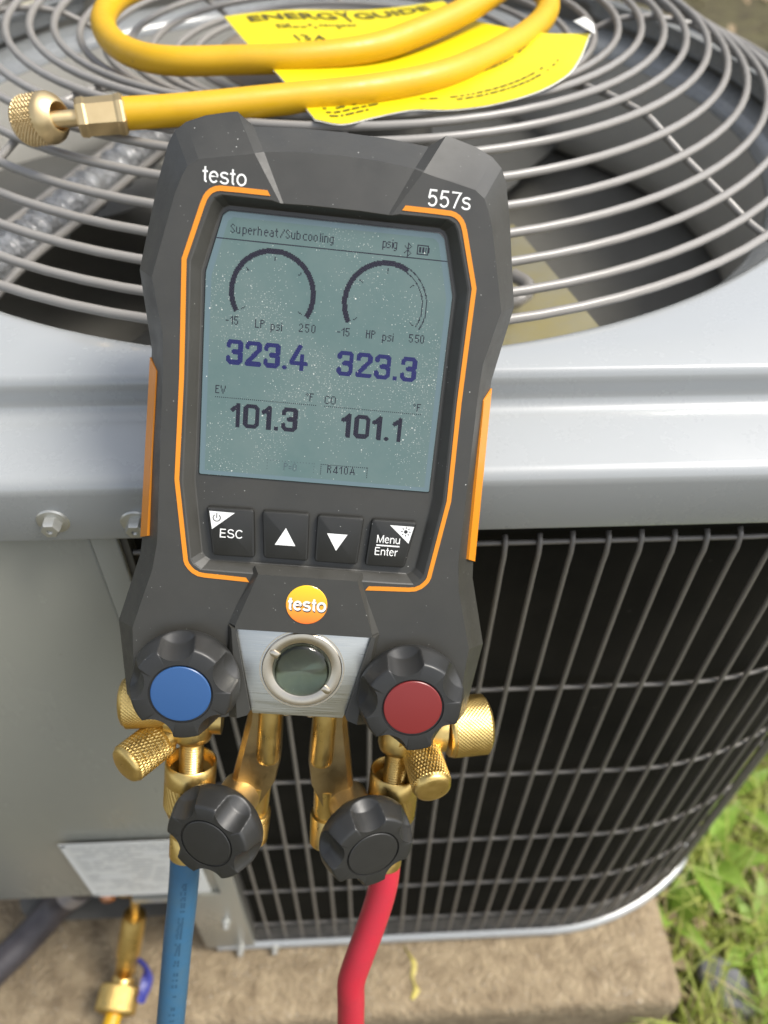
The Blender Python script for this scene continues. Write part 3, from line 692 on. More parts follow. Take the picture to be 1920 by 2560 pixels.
FONT = {
 'S': '.##. #..# #... .#.. ..#. ...# #..# .##.', 'u': '.... .... #..# #..# #..# #..# #..# .###', 'p': '.... .... ###. #..# #..# #..# #..# ###. #... #...',
 'e': '.... .... .##. #..# #### #... #... .##.', 'r': '... ... #.# ##. #.. #.. #.. #..', 'h': '#... #... ###. #..# #..# #..# #..# #..#', 'a': '.... .... .##. ...# .### #..# #..# .###',
 't': '.#. .#. ### .#. .#. .#. .#. ..#', '/': '...# ...# ..#. ..#. .#.. .#.. #... #...', 'b': '#... #... ###. #..# #..# #..# #..# ###.', 'c': '.... .... .### #... #... #... #... .###',
 'o': '.... .... .##. #..# #..# #..# #..# .##.', 'l': '# # # # # # # #', 'i': '# . # # # # # #', 'n': '.... .... ###. #..# #..# #..# #..# #..#', 'g': '.... .... .### #..# #..# #..# #..# .### ...# .##.',
 's': '.... .... .### #... .##. ...# ...# ###.', '-': '... ... ... ... ### ... ... ...', '1': '..# .## #.# ..# ..# ..# ..# ..#', '5': '#### #... #... ###. ...# ...# #..# .##.', '2': '.##. #..# ...# ...# ..#. .#.. #... ####',
 '0': '.##. #..# #..# #..# #..# #..# #..# .##.', 'L': '#... #... #... #... #... #... #... ####', 'P': '###. #..# #..# ###. #... #... #... #...', 'H': '#..# #..# #..# #### #..# #..# #..# #..#',
 'E': '#### #... #... ###. #... #... #... ####', 'V': '#...# #...# #...# .#.#. .#.#. .#.#. ..#.. ..#..', 'C': '.###. #...# #.... #.... #.... #.... #...# .###.', 'O': '.###. #...# #...# #...# #...# #...# #...# .###.',
 'F': '#### #... #... ###. #... #... #... #...', '*': '.#. #.# .#. ... ... ... ... ...', '=': '... ... ... ### ... ### ... ...', 'R': '###. #..# #..# ###. #.#. #..# #..# #..#', '4': '...#. ..##. ..##. .#.#. .#.#. #..#. ##### ...#.',
 'A': '..#.. ..#.. .#.#. .#.#. .#.#. ##### #...# #...#', ' ': '.. .. .. .. .. .. .. ..'}
def word(t, x0, ybase, x1=None, c=0):
    cols = []
    for ch in t:
        rows = FONT[ch].split(); cols.append((rows, len(rows[0])))
    tot = sum(w_ for _, w_ in cols)+len(cols)-1
    extra = 0
    if x1 is not None and len(cols) > 1: extra = ((x1-x0)/DOT-tot)/(len(cols)-1)
    x = gx(x0); yb = gy(ybase)
    for rows, w_ in cols:
        for j, r_ in enumerate(rows):
            for i, ch in enumerate(r_):
                if ch == '#': put(int(round(x))+i, yb-8+j, c)
        x += w_+1+extra
word('Superheat/Subcooling', -32.6, 36.4, 0.2, 3); word('psig', 15.7, 36.6, 20.6)
word('-15', -32.7, 8.0); word('LP', -23.2, 7.9); word('psi', -18.2, 7.6); word('250', -8.9, 7.9, -3.6)
word('-15', 3.5, 7.8); word('HP', 13.2, 7.9); word('psi', 18.6, 7.6); word('550', 27.4, 7.9, 32.6)
word('EV', -35.4, -14.6); word('*F', -5.2, -14.8); word('CO', 1.2, -14.9); word('*F', 31.2, -15.0)
word('P=0', -11.0, -39.0, None, 2); word('R410A', 3.9, -38.9, 13.4)
for x in range(gx(-37.2), gx(37.2)): put(x, gy(34.8))
for xa, xb, y in ((-35.3, -1.6, -15.6), (1.3, 34.4, -15.8)):
    for x in range(gx(xa), gx(xb), 2): put(x, gy(y))
for xa, xb, c, stp in ((-16.8, -1.0, 2, 3), (1.5, 17.4, 0, 2)):
    for x in range(gx(xa), gx(xb)+1, stp): put(x, gy(-35.6), c)
    for y in range(gy(-35.6), gy(-39.6), stp): put(gx(xa), y, c); put(gx(xb), y, c)
# bluetooth and battery marks
bt = '...#... ...##.. ...#.#. #..#..# .#.#.#. ..###.. ...#... ..###.. .#.#.#. #..#..# ...#.#. ...##.. ...#...'.split()
for j, r_ in enumerate(bt):
    for i, ch in enumerate(r_):
        if ch == '#': put(gx(22.9)+i, gy(39.2)+j)
bx, by = gx(27.0), gy(38.9)
for i in range(11): put(bx+i, by); put(bx+i, by+8)
for j in range(9): put(bx, by+j); put(bx+10, by+j)
for j in range(2, 7): put(bx+11, by+j)
for i in (2, 3, 5, 6, 8):
    for j in range(2, 7): put(bx+i, by+j)
def gauge(cx, cy, fill_to):
    for j in range(gy(cy+15), gy(cy-15)):
        for i in range(gx(cx-15), gx(cx+15)):
            x = GX0+i*DOT-cx; y = GY0-j*DOT-cy; r_ = math.hypot(x, y); a = math.degrees(math.atan2(y, x))
            if a < -90: a += 360
            if a < -30 or a > 210: continue
            if a >= fill_to:
                if 12.25 <= r_ <= 13.95: put(i, j)
            elif abs(r_-13.8) < .17 or abs(r_-12.4) < .17: put(i, j)
    for a in (210, 141, 90, 39, -30):
        for t in range(4):
            r_ = 11.3-t*DOT*(1.1); put(gx(cx+r_*math.cos(math.radians(a))), gy(cy+r_*math.sin(math.radians(a))))
gauge(-18.4, 19.3, -30); gauge(18.1, 19.2, 60)
DG = {'3': (5.7, [[(.9, 6.2), (.9, 6.9), (1.5, 7.6), (4.2, 7.6), (4.8, 7.0), (4.8, 5.1), (4.0, 4.35), (2.6, 4.35)], [(4.0, 4.35), (4.8, 3.6), (4.8, 1.6), (4.2, .9), (1.5, .9), (.9, 1.6), (.9, 2.3)]]),
      '2': (5.7, [[(.9, 6.2), (.9, 6.9), (1.5, 7.6), (4.2, 7.6), (4.8, 7), (4.8, 5.6), (1.1, 1.5), (1.0, .9), (4.9, .9)]]),
      '4': (6.1, [[(3.3, 7.9), (.9, 3.2), (.9, 2.4), (5.5, 2.4)], [(4.2, 4.9), (4.2, .5)]]),
      '0': (5.7, [[(1.6, .9), (4.1, .9), (4.8, 1.6), (4.8, 6.9), (4.1, 7.6), (1.6, 7.6), (.9, 6.9), (.9, 1.6), (1.6, .9)]]),
      '1': (3.6, [[(.7, 6.1), (2.5, 7.3), (2.5, .5)], [(2.5, 7.7), (2.5, .5)]]),
      '.': (2.0, [[(.95, .85), (1.0, .8)]])}
def dseg(px_, py_, a, b):
    dx, dy = b[0]-a[0], b[1]-a[1]; L2 = dx*dx+dy*dy or 1e-9; t = max(0, min(1, ((px_-a[0])*dx+(py_-a[1])*dy)/L2))
    return math.hypot(px_-a[0]-dx*t, py_-a[1]-dy*t)
def big(t, x0, y0, x1, c):
    tot = sum(DG[ch][0] for ch in t); gap = ((x1-x0)-tot)/(len(t)-1); x = x0
    for ch in t:
        w_, st = DG[ch]
        for j in range(gy(y0+9), gy(y0-.5)):
            for i in range(gx(x-.5), gx(x+w_+.8)):
                px_ = GX0+i*DOT-x; py_ = GY0-j*DOT-y0
                if py_ < .02 or py_ > 8.5: continue
                if any(dseg(px_, py_, a, b) < .76 for s_ in st for a, b in zip(s_, s_[1:])): put(i, j, c)
        x += w_+gap
big('323.4', -32.5, -4.7, -5.6, 1); big('323.3', 4.0, -5.1, 31.0, 1); big('101.3', -30.1, -25.5, -7.4, 0); big('101.1', 7.2, -25.8, 28.2, 0)
for c, m_, nm in ((0, m_ink, 'display_print'), (1, m_navy, 'display_print'), (2, m_faint, 'display_print'), (3, m_ink, 'display_print')):
    bm = bmesh.new(); rows = {}
    for (x, y), cc in dots.items():
        if cc == c: rows.setdefault(y, []).append(x)
    for y, xs_ in rows.items():
        xs_.sort(); runs = []; a = b = xs_[0]
        for x in xs_[1:]:
            if x == b+1: b = x
            else: runs.append((a, b)); a = b = x
        runs.append((a, b)); yy = GY0-y*DOT
        for a, b in runs:
            xa = GX0+a*DOT-DOT*.47; xb = GX0+b*DOT+DOT*.47
            bm.faces.new([bm.verts.new(p) for p in ((xa, yy-DOT*.48, -3.53), (xb, yy-DOT*.48, -3.53), (xb, yy+DOT*.48, -3.53), (xa, yy+DOT*.48, -3.53))])
    part(nm, bm, m_, disp)

# buttons
def button(poly, name='button'):
    bm = bmesh.new(); prism(bm, roundpoly(poly, 1.3, 4), -4.3, -1.6, bev=.75); return part(name, bm, m_key, None, True, 25)
def flat(name, polys, z, m, parent):
    bm = bmesh.new()
    for p in polys: bm.faces.new([bm.verts.new((x, y, z)) for x, y in p])
    return part(name, bm, m, parent)
def tmesh(name, txt, bbox, z, m, parent, bold=0.0): return link(name, text_mesh(txt, bbox, z, bold, K), parent, m)
def disc(cx, cy, r, n=40): return [(cx+r*math.cos(2*PI*i/n), cy+r*math.sin(2*PI*i/n)) for i in range(n)]
def arcstrip(cx, cy, r0, r1, a0, a1, n=18):
    o = []
    for i in range(n):
        t0 = math.radians(a0+(a1-a0)*i/n); t1 = math.radians(a0+(a1-a0)*(i+1)/n)
        o.append([(cx+r0*math.cos(t0), cy+r0*math.sin(t0)), (cx+r1*math.cos(t0), cy+r1*math.sin(t0)), (cx+r1*math.cos(t1), cy+r1*math.sin(t1)), (cx+r0*math.cos(t1), cy+r0*math.sin(t1))])
    return o
KZ = -1.57
b1 = button([(-36.6, -53.5), (-20.3, -53.3), (-19.1, -70.9), (-33.8, -71.0)][::-1])
flat('key_print', [[(-35.5, -54.8), (-34.4, -61.3), (-26.8, -54.9)]], KZ, m_white, b1)
flat('power_symbol', arcstrip(-32.9, -57.1, 1.05, 1.4, 125, 415)+[[(-33.07, -57.2), (-32.73, -57.2), (-32.73, -55.4), (-33.07, -55.4)]], KZ+.02, m_blackprint, b1)
b2 = button([(-17.5, -53.4), (-1.2, -53.2), (-.6, -70.7), (-16.1, -70.7)][::-1])
flat('key_print', [[(-9.0, -58.9), (-12.5, -65.3), (-5.3, -65.3)]], KZ, m_white, b2)
b3 = button([(1.6, -53.4), (17.9, -53.2), (16.9, -70.7), (1.7, -70.7)][::-1])
flat('key_print', [[(5.4, -59.7), (9.0, -65.9), (12.6, -59.7)]], KZ, m_white, b3)
b4 = button([(20.6, -53.4), (36.6, -53.3), (33.8, -70.7), (19.6, -70.7)][::-1])
flat('key_print', [[(27.1, -55.0), (34.3, -61.3), (35.6, -55.0)]], KZ, m_white, b4)
rays = [disc(32.9, -57.0, .68, 16)]
for k in range(8):
    a = k*PI/4; c, s_ = math.cos(a), math.sin(a); n_ = (-s_*.16, c*.16)
    rays.append([(32.9+c*1.05-n_[0], -57+s_*1.05-n_[1]), (32.9+c*1.75-n_[0], -57+s_*1.75-n_[1]), (32.9+c*1.75+n_[0], -57+s_*1.75+n_[1]), (32.9+c*1.05+n_[0], -57+s_*1.05+n_[1])])
flat('lamp_symbol', rays, KZ+.02, m_blackprint, b4)
flat('key_rule', [[(23.0, -62.9), (31.2, -62.9), (31.2, -62.4), (23.0, -62.4)]], KZ, m_white, b4)

# sans lettering drawn as strokes of even weight
def ell(cx, cy, rx, ry, a0, a1, n=20): return [(cx+rx*math.cos(math.radians(a0+(a1-a0)*i/n)), cy+ry*math.sin(math.radians(a0+(a1-a0)*i/n))) for i in range(n+1)]
S_lo = ell(.235, .385, .165, .115, 25, 200, 12)[:-1]+ell(.22, .40, .15, .125, 205, 262, 5)+ell(.24, .14, .165, .128, 82, -62, 12)[1:]+ell(.235, .145, .185, .125, -75, -165, 8)
SG = {'t': (.30, [[(.155, .70), (.155, .14)]+ell(.235, .12, .08, .09, 180, 275, 8), [(.03, .485), (.28, .485)]]),
      'e': (.54, [[(.085, .285), (.455, .285)]+ell(.27, .26, .185, .235, 6, 322, 34)]),
      's': (.47, [S_lo]), 'o': (.56, [ell(.28, .26, .20, .24, 0, 360, 40)]),
      '5': (.55, [[(.45, .675), (.15, .675), (.105, .375)]+ell(.27, .225, .185, .205, 140, -150, 30)]),
      '7': (.52, [[(.05, .675), (.46, .675)]+[(.46-.26*t**.75, .675-.675*t) for t in (0.02, .2, .4, .6, .8, 1)]]),
      'E': (.60, [[(.52, .675), (.10, .675), (.10, .04), (.53, .04)], [(.10, .37), (.49, .37)]]),
      'S': (.64, [ell(.32, .52, .215, .16, 20, 200, 14)+ell(.31, .53, .20, .165, 210, 262, 5)+ell(.325, .195, .235, .168, 82, -66, 14)+ell(.32, .20, .25, .165, -80, -172, 9)]),
      'C': (.68, [ell(.36, .36, .27, .32, 38, 322, 34)]),
      'M': (.80, [[(.10, 0), (.10, .70)], [(.70, 0), (.70, .70)], [(.115, .68), (.40, .04), (.685, .68)]]),
      'n': (.54, [[(.09, 0), (.09, .51)], [(.09, .30)]+ell(.27, .33, .175, .15, 165, 0, 14)+[(.445, 0)]]),
      'u': (.54, [[(.45, 0), (.45, .51)], [(.09, .51)]+ell(.265, .19, .175, .15, 180, 345, 14)]),
      'r': (.34, [[(.09, 0), (.09, .51)], [(.09, .30)]+ell(.29, .27, .20, .205, 160, 82, 8)])}
def strokes(txt, bbox, z, wt):
    """even-weight sans lettering fitted in bbox"""
    bm = bmesh.new(); x = 0; lines_ = []
    for ch in txt:
        w_, st = SG[ch]
        for p in st: lines_.append([(x+a, b) for a, b in p])
        x += w_
    xs_ = [p[0] for l_ in lines_ for p in l_]; ys_ = [p[1] for l_ in lines_ for p in l_]; h = wt*.5
    x0, x1, y0, y1 = min(xs_)-h, max(xs_)+h, min(ys_), max(ys_)+h*.3
    sx, sy = (bbox[2]-bbox[0])/(x1-x0), (bbox[3]-bbox[1])/(y1-y0)
    for l_ in lines_:
        P = [Vector(p) for p in l_]; row = []; closed = (P[0]-P[-1]).length < 1e-4 and len(P) > 4; zz = z+len(row)
        for i, p in enumerate(P):
            if closed: d1 = (P[i]-P[i-1 if i else -2]).normalized(); d2 = (P[i+1 if i < len(P)-1 else 1]-P[i]).normalized()
            else: d1 = (P[i]-P[max(i-1, 0)]); d2 = (P[min(i+1, len(P)-1)]-P[i]); d1 = d2 if d1.length < 1e-9 else d1; d2 = d1 if d2.length < 1e-9 else d2; d1.normalize(); d2.normalize()
            n1 = Vector((-d1.y, d1.x)); n2 = Vector((-d2.y, d2.x)); m_ = (n1+n2); k_ = 1/max(.45, (1+n1.dot(n2))); q = m_*k_*h
            row.append(((p.x+q.x, p.y+q.y), (p.x-q.x, p.y-q.y)))
        V = [tuple(bm.verts.new(((bbox[0]+(a[0]-x0)*sx)*K, (bbox[1]+(a[1]-y0)*sy)*K, z*K)) for a in pr) for pr in row]
        for a, b in zip(V, V[1:]):
            bm.faces.new((a[0], b[0], b[1], a[1]))
        z += .004
    for f in bm.faces:
        if f.normal.z < 0: f.normal_flip()
    return bm
def smesh(name, txt, bbox, z, m, parent, wt): return obj(name, strokes(txt, bbox, z, wt), m, parent)
# printed names, badge
smesh('key_lettering', 'ESC', (-31.6, -63.9, -23.8, -61.0), KZ, m_white, b1, .09)
smesh('key_lettering', 'Menu', (23.0, -61.7, 31.2, -58.8), KZ, m_white, b4, .09)
smesh('key_lettering', 'Enter', (22.7, -66.3, 30.9, -63.4), KZ, m_white, b4, .09)
smesh('brand_lettering', 'testo', (-41.7, 50.5, -28.0, 54.9), .03, m_white, man, .085)
smesh('model_lettering', '557s', (28.3, 50.6, 41.9, 55.3), .03, m_white, man, .085)
def grad_badge():
    m = mat('badge_enamel', (0.9, 0.45, 0.02), 0.3, coat=0.6); n = m.node_tree.nodes; l = m.node_tree.links
    t = n.new('ShaderNodeTexCoord'); s_ = n.new('ShaderNodeSeparateXYZ'); l.new(t.outputs['Object'], s_.inputs[0])
    r = n.new('ShaderNodeMapRange'); r.inputs[1].default_value = -92.5*K; r.inputs[2].default_value = -78*K; l.new(s_.outputs[1], r.inputs[0])
    cr = n.new('ShaderNodeValToRGB'); cr.color_ramp.elements[0].color = (0.85, 0.17, 0.02, 1); cr.color_ramp.elements[1].color = (0.90, 0.55, 0.005, 1)
    l.new(r.outputs[0], cr.inputs[0]); l.new(cr.outputs[0], n['Principled BSDF'].inputs['Base Color']); return m
bm = bmesh.new(); lathe(bm, (.2, -85.3, 2.5), (0, 0, 1), [(0, 7.3), (.25, 7.3), (.38, 7.15), (.42, 6.6), (.42, .2)], 64)
badge = part('badge', bm, grad_badge(), None, True, 30)
smesh('badge_shadow', 'testo', (-6.6, -87.6, 7.3, -83.2), 2.94, m_blackprint, badge, .15)
smesh('badge_lettering', 'testo', (-6.75, -87.2, 7.15, -82.8), 2.98, m_white, badge, .13)

# brushed plate with the sight glass
bm = bmesh.new(); prism(bm, [(-24.6, -95.5), (-17.2, -128.6), (-16.6, -130.2), (16.6, -130.2), (17.4, -128.6), (24.6, -95.5)], -1.0, 1.2, bev=.5)
plate = part('faceplate', bm, m_plate, None, True, 30)
SC = (.3, -111.1)
bm = bmesh.new(); lathe(bm, (*SC, .6), (0, 0, 1), [(0, 15.4), (.72, 15.4), (.72, 14.95), (.5, 14.9), (.5, 14.6), (1.1, 14.5), (1.35, 14.2), (1.4, 13.5), (1.4, 10.9), (1.2, 10.55), (.62, 10.4)], 72, cap=False)
ringo = part('sight_ring', bm, m_steel, plate, True, 30)
bm = bmesh.new(); rings = []
for i in range(14):
    r = 10.4*(1-i/13)+.05; row = []
    for j in range(96):
        t = 2*PI*j/96; q = r/10.4
        row.append((SC[0]+r*math.cos(t), SC[1]+r*math.sin(t), 1.97-.70*max(0, 1-q)**.75+.16*q*max(0, 1-q)*4*(.55*math.sin(3*t+1.0)+.3*math.sin(7*t)+.25*math.cos(2*t+.6))))
    rings.append(row)
loft(bm, rings, True, False, True); part('sight_cavity', bm, m_cavity, plate, True, 60)
bm = bmesh.new(); lathe(bm, (*SC, 2.02), (0, 0, 1), [(0, 9.7), (.35, 9.9), (.7, 9.75), (1.25, 9.0), (1.8, 7.4), (2.25, 4.9), (2.42, 2.4), (2.46, .1)], 64)
part('sight_glass', bm, m_glass, plate, True, 60)
for a in (150, -38):
    a = math.radians(a); c, s_ = math.cos(a), math.sin(a); bm = bmesh.new(); cx, cy = SC[0]+c*11.6, SC[1]+s_*11.6
    pl = [(cx+c*x-s_*y, cy+s_*x+c*y) for x, y in ((-1.6, -1.3), (1.0, -1.3), (1.9, -.7), (2.1, 0), (1.9, .7), (1.0, 1.3), (-1.6, 1.3))]
    prism(bm, pl, 1.6, 2.5, bev=.35); part('spanner_slot', bm, m_steel, plate, True, 30)
for cx in (-4.3, 4.6):
    bm = bmesh.new(); lathe(bm, (cx, -129.2, -1.8), (0, -1, 0), [(0, 2.2), (1.5, 2.2), (2.1, 1.6), (2.3, .3)], 12); part('drain_stub', bm, m_steel, plate, True, 30)

# valve knobs: five finger scoops, flat face with an inset cap
def knob(center_face, axis, phase, cap_m, scale=1.0):
    bm = bmesh.new(); a = Vector(axis).normalized(); base = Vector(center_face)-a*15*scale
    prof = [(0, 16.2), (.8, 17.2), (2.5, 18.6), (4.5, 19.25), (6.5, 19.4), (7.8, 19.2), (9, 18.85), (10.2, 18.5), (11.4, 18.15), (12.6, 17.8), (13.8, 17.45), (14.4, 17.2), (14.8, 16.85), (15, 16.35), (15, 11.1), (14.3, 11.0), (14.2, 10.7), (14.2, .3)]
    def fl(t, s, r):
        s /= scale
        if r < 11.5*scale: return r
        d = 20.1+(max(0, 15-s))*.40+(max(0, 7.5-s))*.45; rho = 7.5; best = r/scale
        for k in range(5):
            dt = (t-phase-k*2*PI/5+PI) % (2*PI)-PI
            if abs(dt) < .7:
                q = rho*rho-(d*math.sin(dt))**2
                if q > 0:
                    e = d*math.cos(dt)-math.sqrt(q); h = .55
                    best = min(best, e)
        if r < 17.0*scale and s > 14.7: best = min(best, r/scale)
        return best*scale
    pr = [prof[0]]
    for p, q in zip(prof, prof[1:]):
        k_ = 4 if (q[0]-p[0]) > 1 else 1
        pr += [(p[0]+(q[0]-p[0])*i/k_, p[1]+(q[1]-p[1])*i/k_) for i in range(1, k_+1)]
    lathe(bm, base, a, [(s*scale, r*scale) for s, r in pr], 300, fl)
    o = part('valve_knob', bm, m_knob, None, True, 62)
    bm = bmesh.new(); lathe(bm, base+a*14.1*scale, a, [(0, 10.35*scale), (.75*scale, 10.35*scale), (.98*scale, 10.1*scale), (1.05*scale, 9.5*scale), (1.12*scale, .2)], 64)
    part('knob_cap', bm, cap_m, o, True, 25)
    return o
kb = knob((-40.5, -116.4, 15), (0, 0, 1), math.radians(62), m_blue); kb['label'] = 'black knob with blue centre cap'
kr = knob((40.2, -116.5, 15), (0, 0, 1), math.radians(68), m_red); kr['label'] = 'black knob with dark red centre cap'
AL = Vector((-.34, -.10, 1)); AR = Vector((.34, -.12, 1))
k3 = knob((-30.7, -183.6, 6), AL, math.radians(20), m_knob, .97); k3['label'] = 'all black knob, lower left'
k4 = knob((33.0, -185.1, 6), AR, math.radians(65), m_knob, .97); k4['label'] = 'all black knob, lower right'
# cast brass arms carrying the two lower knobs
def arm(sg):
    bm = bmesh.new(); f = lambda pts: [(sg*x, y) for x, y in pts]
    out_ = [(19.2, -126), (19.8, -144), (24.9, -175), (29, -196), (20, -200), (13.0, -184), (7.4, -173), (5.6, -162), (6.0, -143), (6.0, -126)]
    zf = lambda y: -16+min(0, (y+150))*0.10
    zb = lambda y: zf(y)-12
    inn = [(17.2, -126), (17.8, -144), (22.9, -175), (27, -195), (20, -198), (13.4, -184), (8.0, -173), (6.2, -162), (6.6, -143), (6.6, -126)]
    rings = [[(x*sg, y, zb(y)) for x, y in out_], [(x*sg, y, zf(y)-2.2) for x, y in out_], [(x*sg, y, zf(y)) for x, y in inn]]
    if sg < 0: rings = [r_[::-1] for r_ in rings]
    loft(bm, rings, True, True, True); o = part('manifold_arm', bm, m_brass_cut, None, True, 20)
    bm = bmesh.new(); lathe(bm, (sg*10.6, -124, -15.5), (0, -1, -.02), [(0, 4.7), (35, 4.7), (36.6, 4.2), (37.4, 3.0), (37.5, .2)], 36); part('manifold_rod', bm, m_brass, None, True, 40)
    bm = bmesh.new(); prof = [(0, 5.6), (14, 5.6), (14.3, 6.6)]+[(15+i*.5, 6.4+(.45 if i % 2 else 0)) for i in range(30)]+[(31, 5.0), (31.1, .2)]
    lathe(bm, (sg*14.4, -176, -24), (sg*.05, -1, -.1), prof, 36); part('threaded_port', bm, m_brass, None, True, 40)
    a = AL if sg < 0 else AR; kc = Vector((-30.7, -183.6, 6) if sg < 0 else (33.0, -185.1, 6)); a = a.normalized()
    bm = bmesh.new(); lathe(bm, kc-a*32, a, [(0, 8.5), (10, 8.5), (10.5, 6.5), (18, 6.5)], 36); part('knob_stem', bm, m_brass_old, None, True, 40)
arm(-1); arm(1)
# side ports: flange, threaded neck
for sg in (-1, 1):
    X = sg*41.6; prof = [(0, 7.2), (8, 7.6), (13, 8.3), (17.0, 8.4), (19.5, 7.6), (21.2, 5.4), (21.6, 4.75)]+[(22+i*.55, 4.8 if i % 2 else 4.35) for i in range(24)]+[(35.5, 4.0), (36, .2)]
    bm = bmesh.new(); lathe(bm, (X, -136, -22), (0, -1, 0), prof, 40); part('hose_port', bm, m_brass, None, True, 40)
# knurled caps
def cap(base, axis, L, R, name='port_cap', **kw):
    bm = bmesh.new(); knurled(bm, base, axis, L, R, **kw); return part(name, bm, m_brass, None, True, 50)
cap((-53.0, -156.5, -23), (-.6, -.25, .76), 20, 8.1, count=36, el=.45)
cap((49.5, -152.5, -23), (.2, -.3, .93), 24.5, 8.0, count=36, depth=.5, el=.45)
cap((61.0, -147.5, -26), (1, .10, -.12), 18.5, 12.4, count=50, depth=.35)
cap((-50.0, -141.0, -24), (-1, -.10, .02), 20, 10.4, count=44, depth=.40)
bm = bmesh.new(); lathe(bm, (38, -147, -24), (1, 0, -.02), [(0, 7.5), (12, 7.5), (14, 9.0), (20, 9.3), (22.5, 9.3)], 40); part('port_boss', bm, m_brass, None, True, 40)
bm = bmesh.new(); lathe(bm, (-30, -147, -24), (-1, 0, 0), [(0, 7), (12, 7), (18, 8.5), (22, 8.5)], 40); part('port_boss', bm, m_brass, None, True, 40)
bm = bmesh.new(); lathe(bm, (44, -147, -24), (.2, -.3, .93), [(0, 5.5), (10, 5.2)], 32); part('port_boss', bm, m_brass, None, True, 40)
bm = bmesh.new(); lathe(bm, (-46, -152, -26), (-.6, -.25, .76), [(0, 5), (11, 5.2)], 32); part('port_boss', bm, m_brass, None, True, 40)
# hanging hook at the back, caught on the guard
bm = bmesh.new(); tube(bm, catmull([(0, 30, -33), (0, 44, -36), (0, 52, -44), (0, 54, -58), (0, 50, -70), (0, 40, -74)], 8), 2.2, 10); part('hanging_hook', bm, m_steel, None, True, 70)

# ================================================================== HOSES
MW = man.matrix_world.copy()
def dev(p): return MW @ (Vector(p)*K)
def hose_thing(name, label, pts, m, nut_axis, nut_base, nut_top, cat='hose'):
    t = thing(name, label, cat, 'refrigerant hoses of the gauge'); bm = bmesh.new()
    tube(bm, catmull([dev(p) for p in pts], 10), 6.3*K, 24); obj('hose_sleeve', bm, m, t, True, 60)
    bm = bmesh.new(); A = (dev(nut_base)-dev(nut_top)).normalized()
    # nut: open rim towards the port, coarse diagonal knurl below
    b0 = dev(nut_top); R = 10.3*K; prof = [(6*K, 5.4*K), (5*K, 8.6*K), (.6*K, 9.3*K), (0, 9.7*K), (.4*K, R), (8.5*K, R), (9*K, R*.98)]
    for i in range(30): prof.append((9.3*K+i*.42*K, R))
    prof += [(22.2*K, R*.95), (26*K, R*.82), (27.5*K, R*.70), (31*K, R*.64), (40*K, R*.62), (40.3*K, R*.5)]
    def fn(th, s, r):
        if s < 9.2*K or s > 21.7*K: return r
        return r-R*.055*(1+math.cos(th*34+s/K*1.35))*.5
    lathe(bm, b0, A, prof, 150, fn, cap=False); obj('hose_nut', bm, m_brass, t, True, 60)
    bm = bmesh.new(); lathe(bm, dev(nut_base)-A*8*K, A, [(0, 5.6*K), (2*K, 7.0*K), (12*K, 7.0*K), (12.6*K, 6.3*K)], 32); obj('crimp', bm, m_brass, t, True, 40)
    return t
bh = hose_thing('blue_hose', 'blue refrigerant hose hanging from the left port below the knobs', [(-43.0, -205, -24), (-43.0, -222, -24), (-43.7, -240, -24), (-45.0, -260, -25), (-47.2, -304, -27), (-50, -350, -32), (-54, -400, -40)], m_hose_b, None, (-42.6, -209, -24), (-41.6, -166, -22))
rh = hose_thing('red_hose', 'red refrigerant hose bending down from the right port below the knobs', [(41.8, -200, -24), (42.6, -216, -24), (42.0, -229, -24), (39.0, -247, -24), (35.6, -263, -24), (33.2, -278, -25), (34.2, -292, -27), (36, -312, -30), (42, -360, -36), (46, -410, -44)], m_hose_r, None, (42, -209, -24), (41.6, -166, -22))
# faded print down the blue hose
m_hprint = mat('hose_print', (0.022, 0.075, 0.135), 0.6)
random.seed(9); bm = bmesh.new(); hp_ = catmull([dev(p) for p in ((-43.0, -222, -24), (-43.7, -240, -24), (-45.0, -260, -25), (-47.2, -304, -27), (-50, -350, -32))], 40)
camp = Vector((0, 0, H)); i = 3
while i < len(hp_)-6:
    p = hp_[i]; d = (hp_[i+1]-p).normalized(); n_ = (camp-p); n_ = (n_-d*n_.dot(d)).normalized(); sd_ = d.cross(n_)
    if random.random() < .78:
        L_ = random.uniform(.0009, .0018)
        for dx, w_ in ((-.0009, .0004), (random.uniform(-.0003, .0006), .0004)):
            Q = [p+n_*6.36*K+sd_*(dx-w_)-d*L_*.5, p+n_*6.36*K+sd_*(dx+w_)-d*L_*.5, p+n_*6.36*K+sd_*(dx+w_)+d*L_*.5, p+n_*6.36*K+sd_*(dx-w_)+d*L_*.5]
            bm.faces.new([bm.verts.new(q) for q in Q])
    i += random.choice((2, 3, 3, 5))
o = obj('hose_print', bm, m_hprint, bh); o['kind'] = 'stuff'
bm = bmesh.new()
yh = catmull([loc_ for loc_ in ((-.0876, .3441, .6155), (-.0635, .3500, .6150), (-.0261, .3605, .6150), (.0135, .3723, .6150), (.0455, .3898, .6150), (.0705, .4150, .6152), (.0935, .4465, .6155), (.1095, .4776, .6160), (.1165, .509, .6165),
     (.112, .545, .617), (.085, .585, .617), (.03, .615, .617), (-.035, .610, .617), (-.083, .575, .617), (-.1110, .528, .6165), (-.1200, .503, .6160), (-.1198, .4712, .6155), (-.1103, .4403, .6155), (-.0955, .4180, .6155), (-.0767, .4072, .6158), (-.0495, .4075, .6160), (-.0175, .4105, .6162),
     (.0152, .4211, .6170), (.0387, .4380, .6190), (.0648, .4635, .6220), (.0884, .492, .6260), (.1085, .524, .6290), (.112, .575, .631), (.085, .63, .630), (.03, .66, .628), (-.03, .67, .622))], 9)
yt = thing('yellow_hose', 'coiled yellow refrigerant hose with brass end fitting resting on the fan guard', 'hose', 'refrigerant hoses of the gauge')
tube(bm, yh, .00625, 24); obj('hose_sleeve', bm, m_hose_y, yt, True, 60)
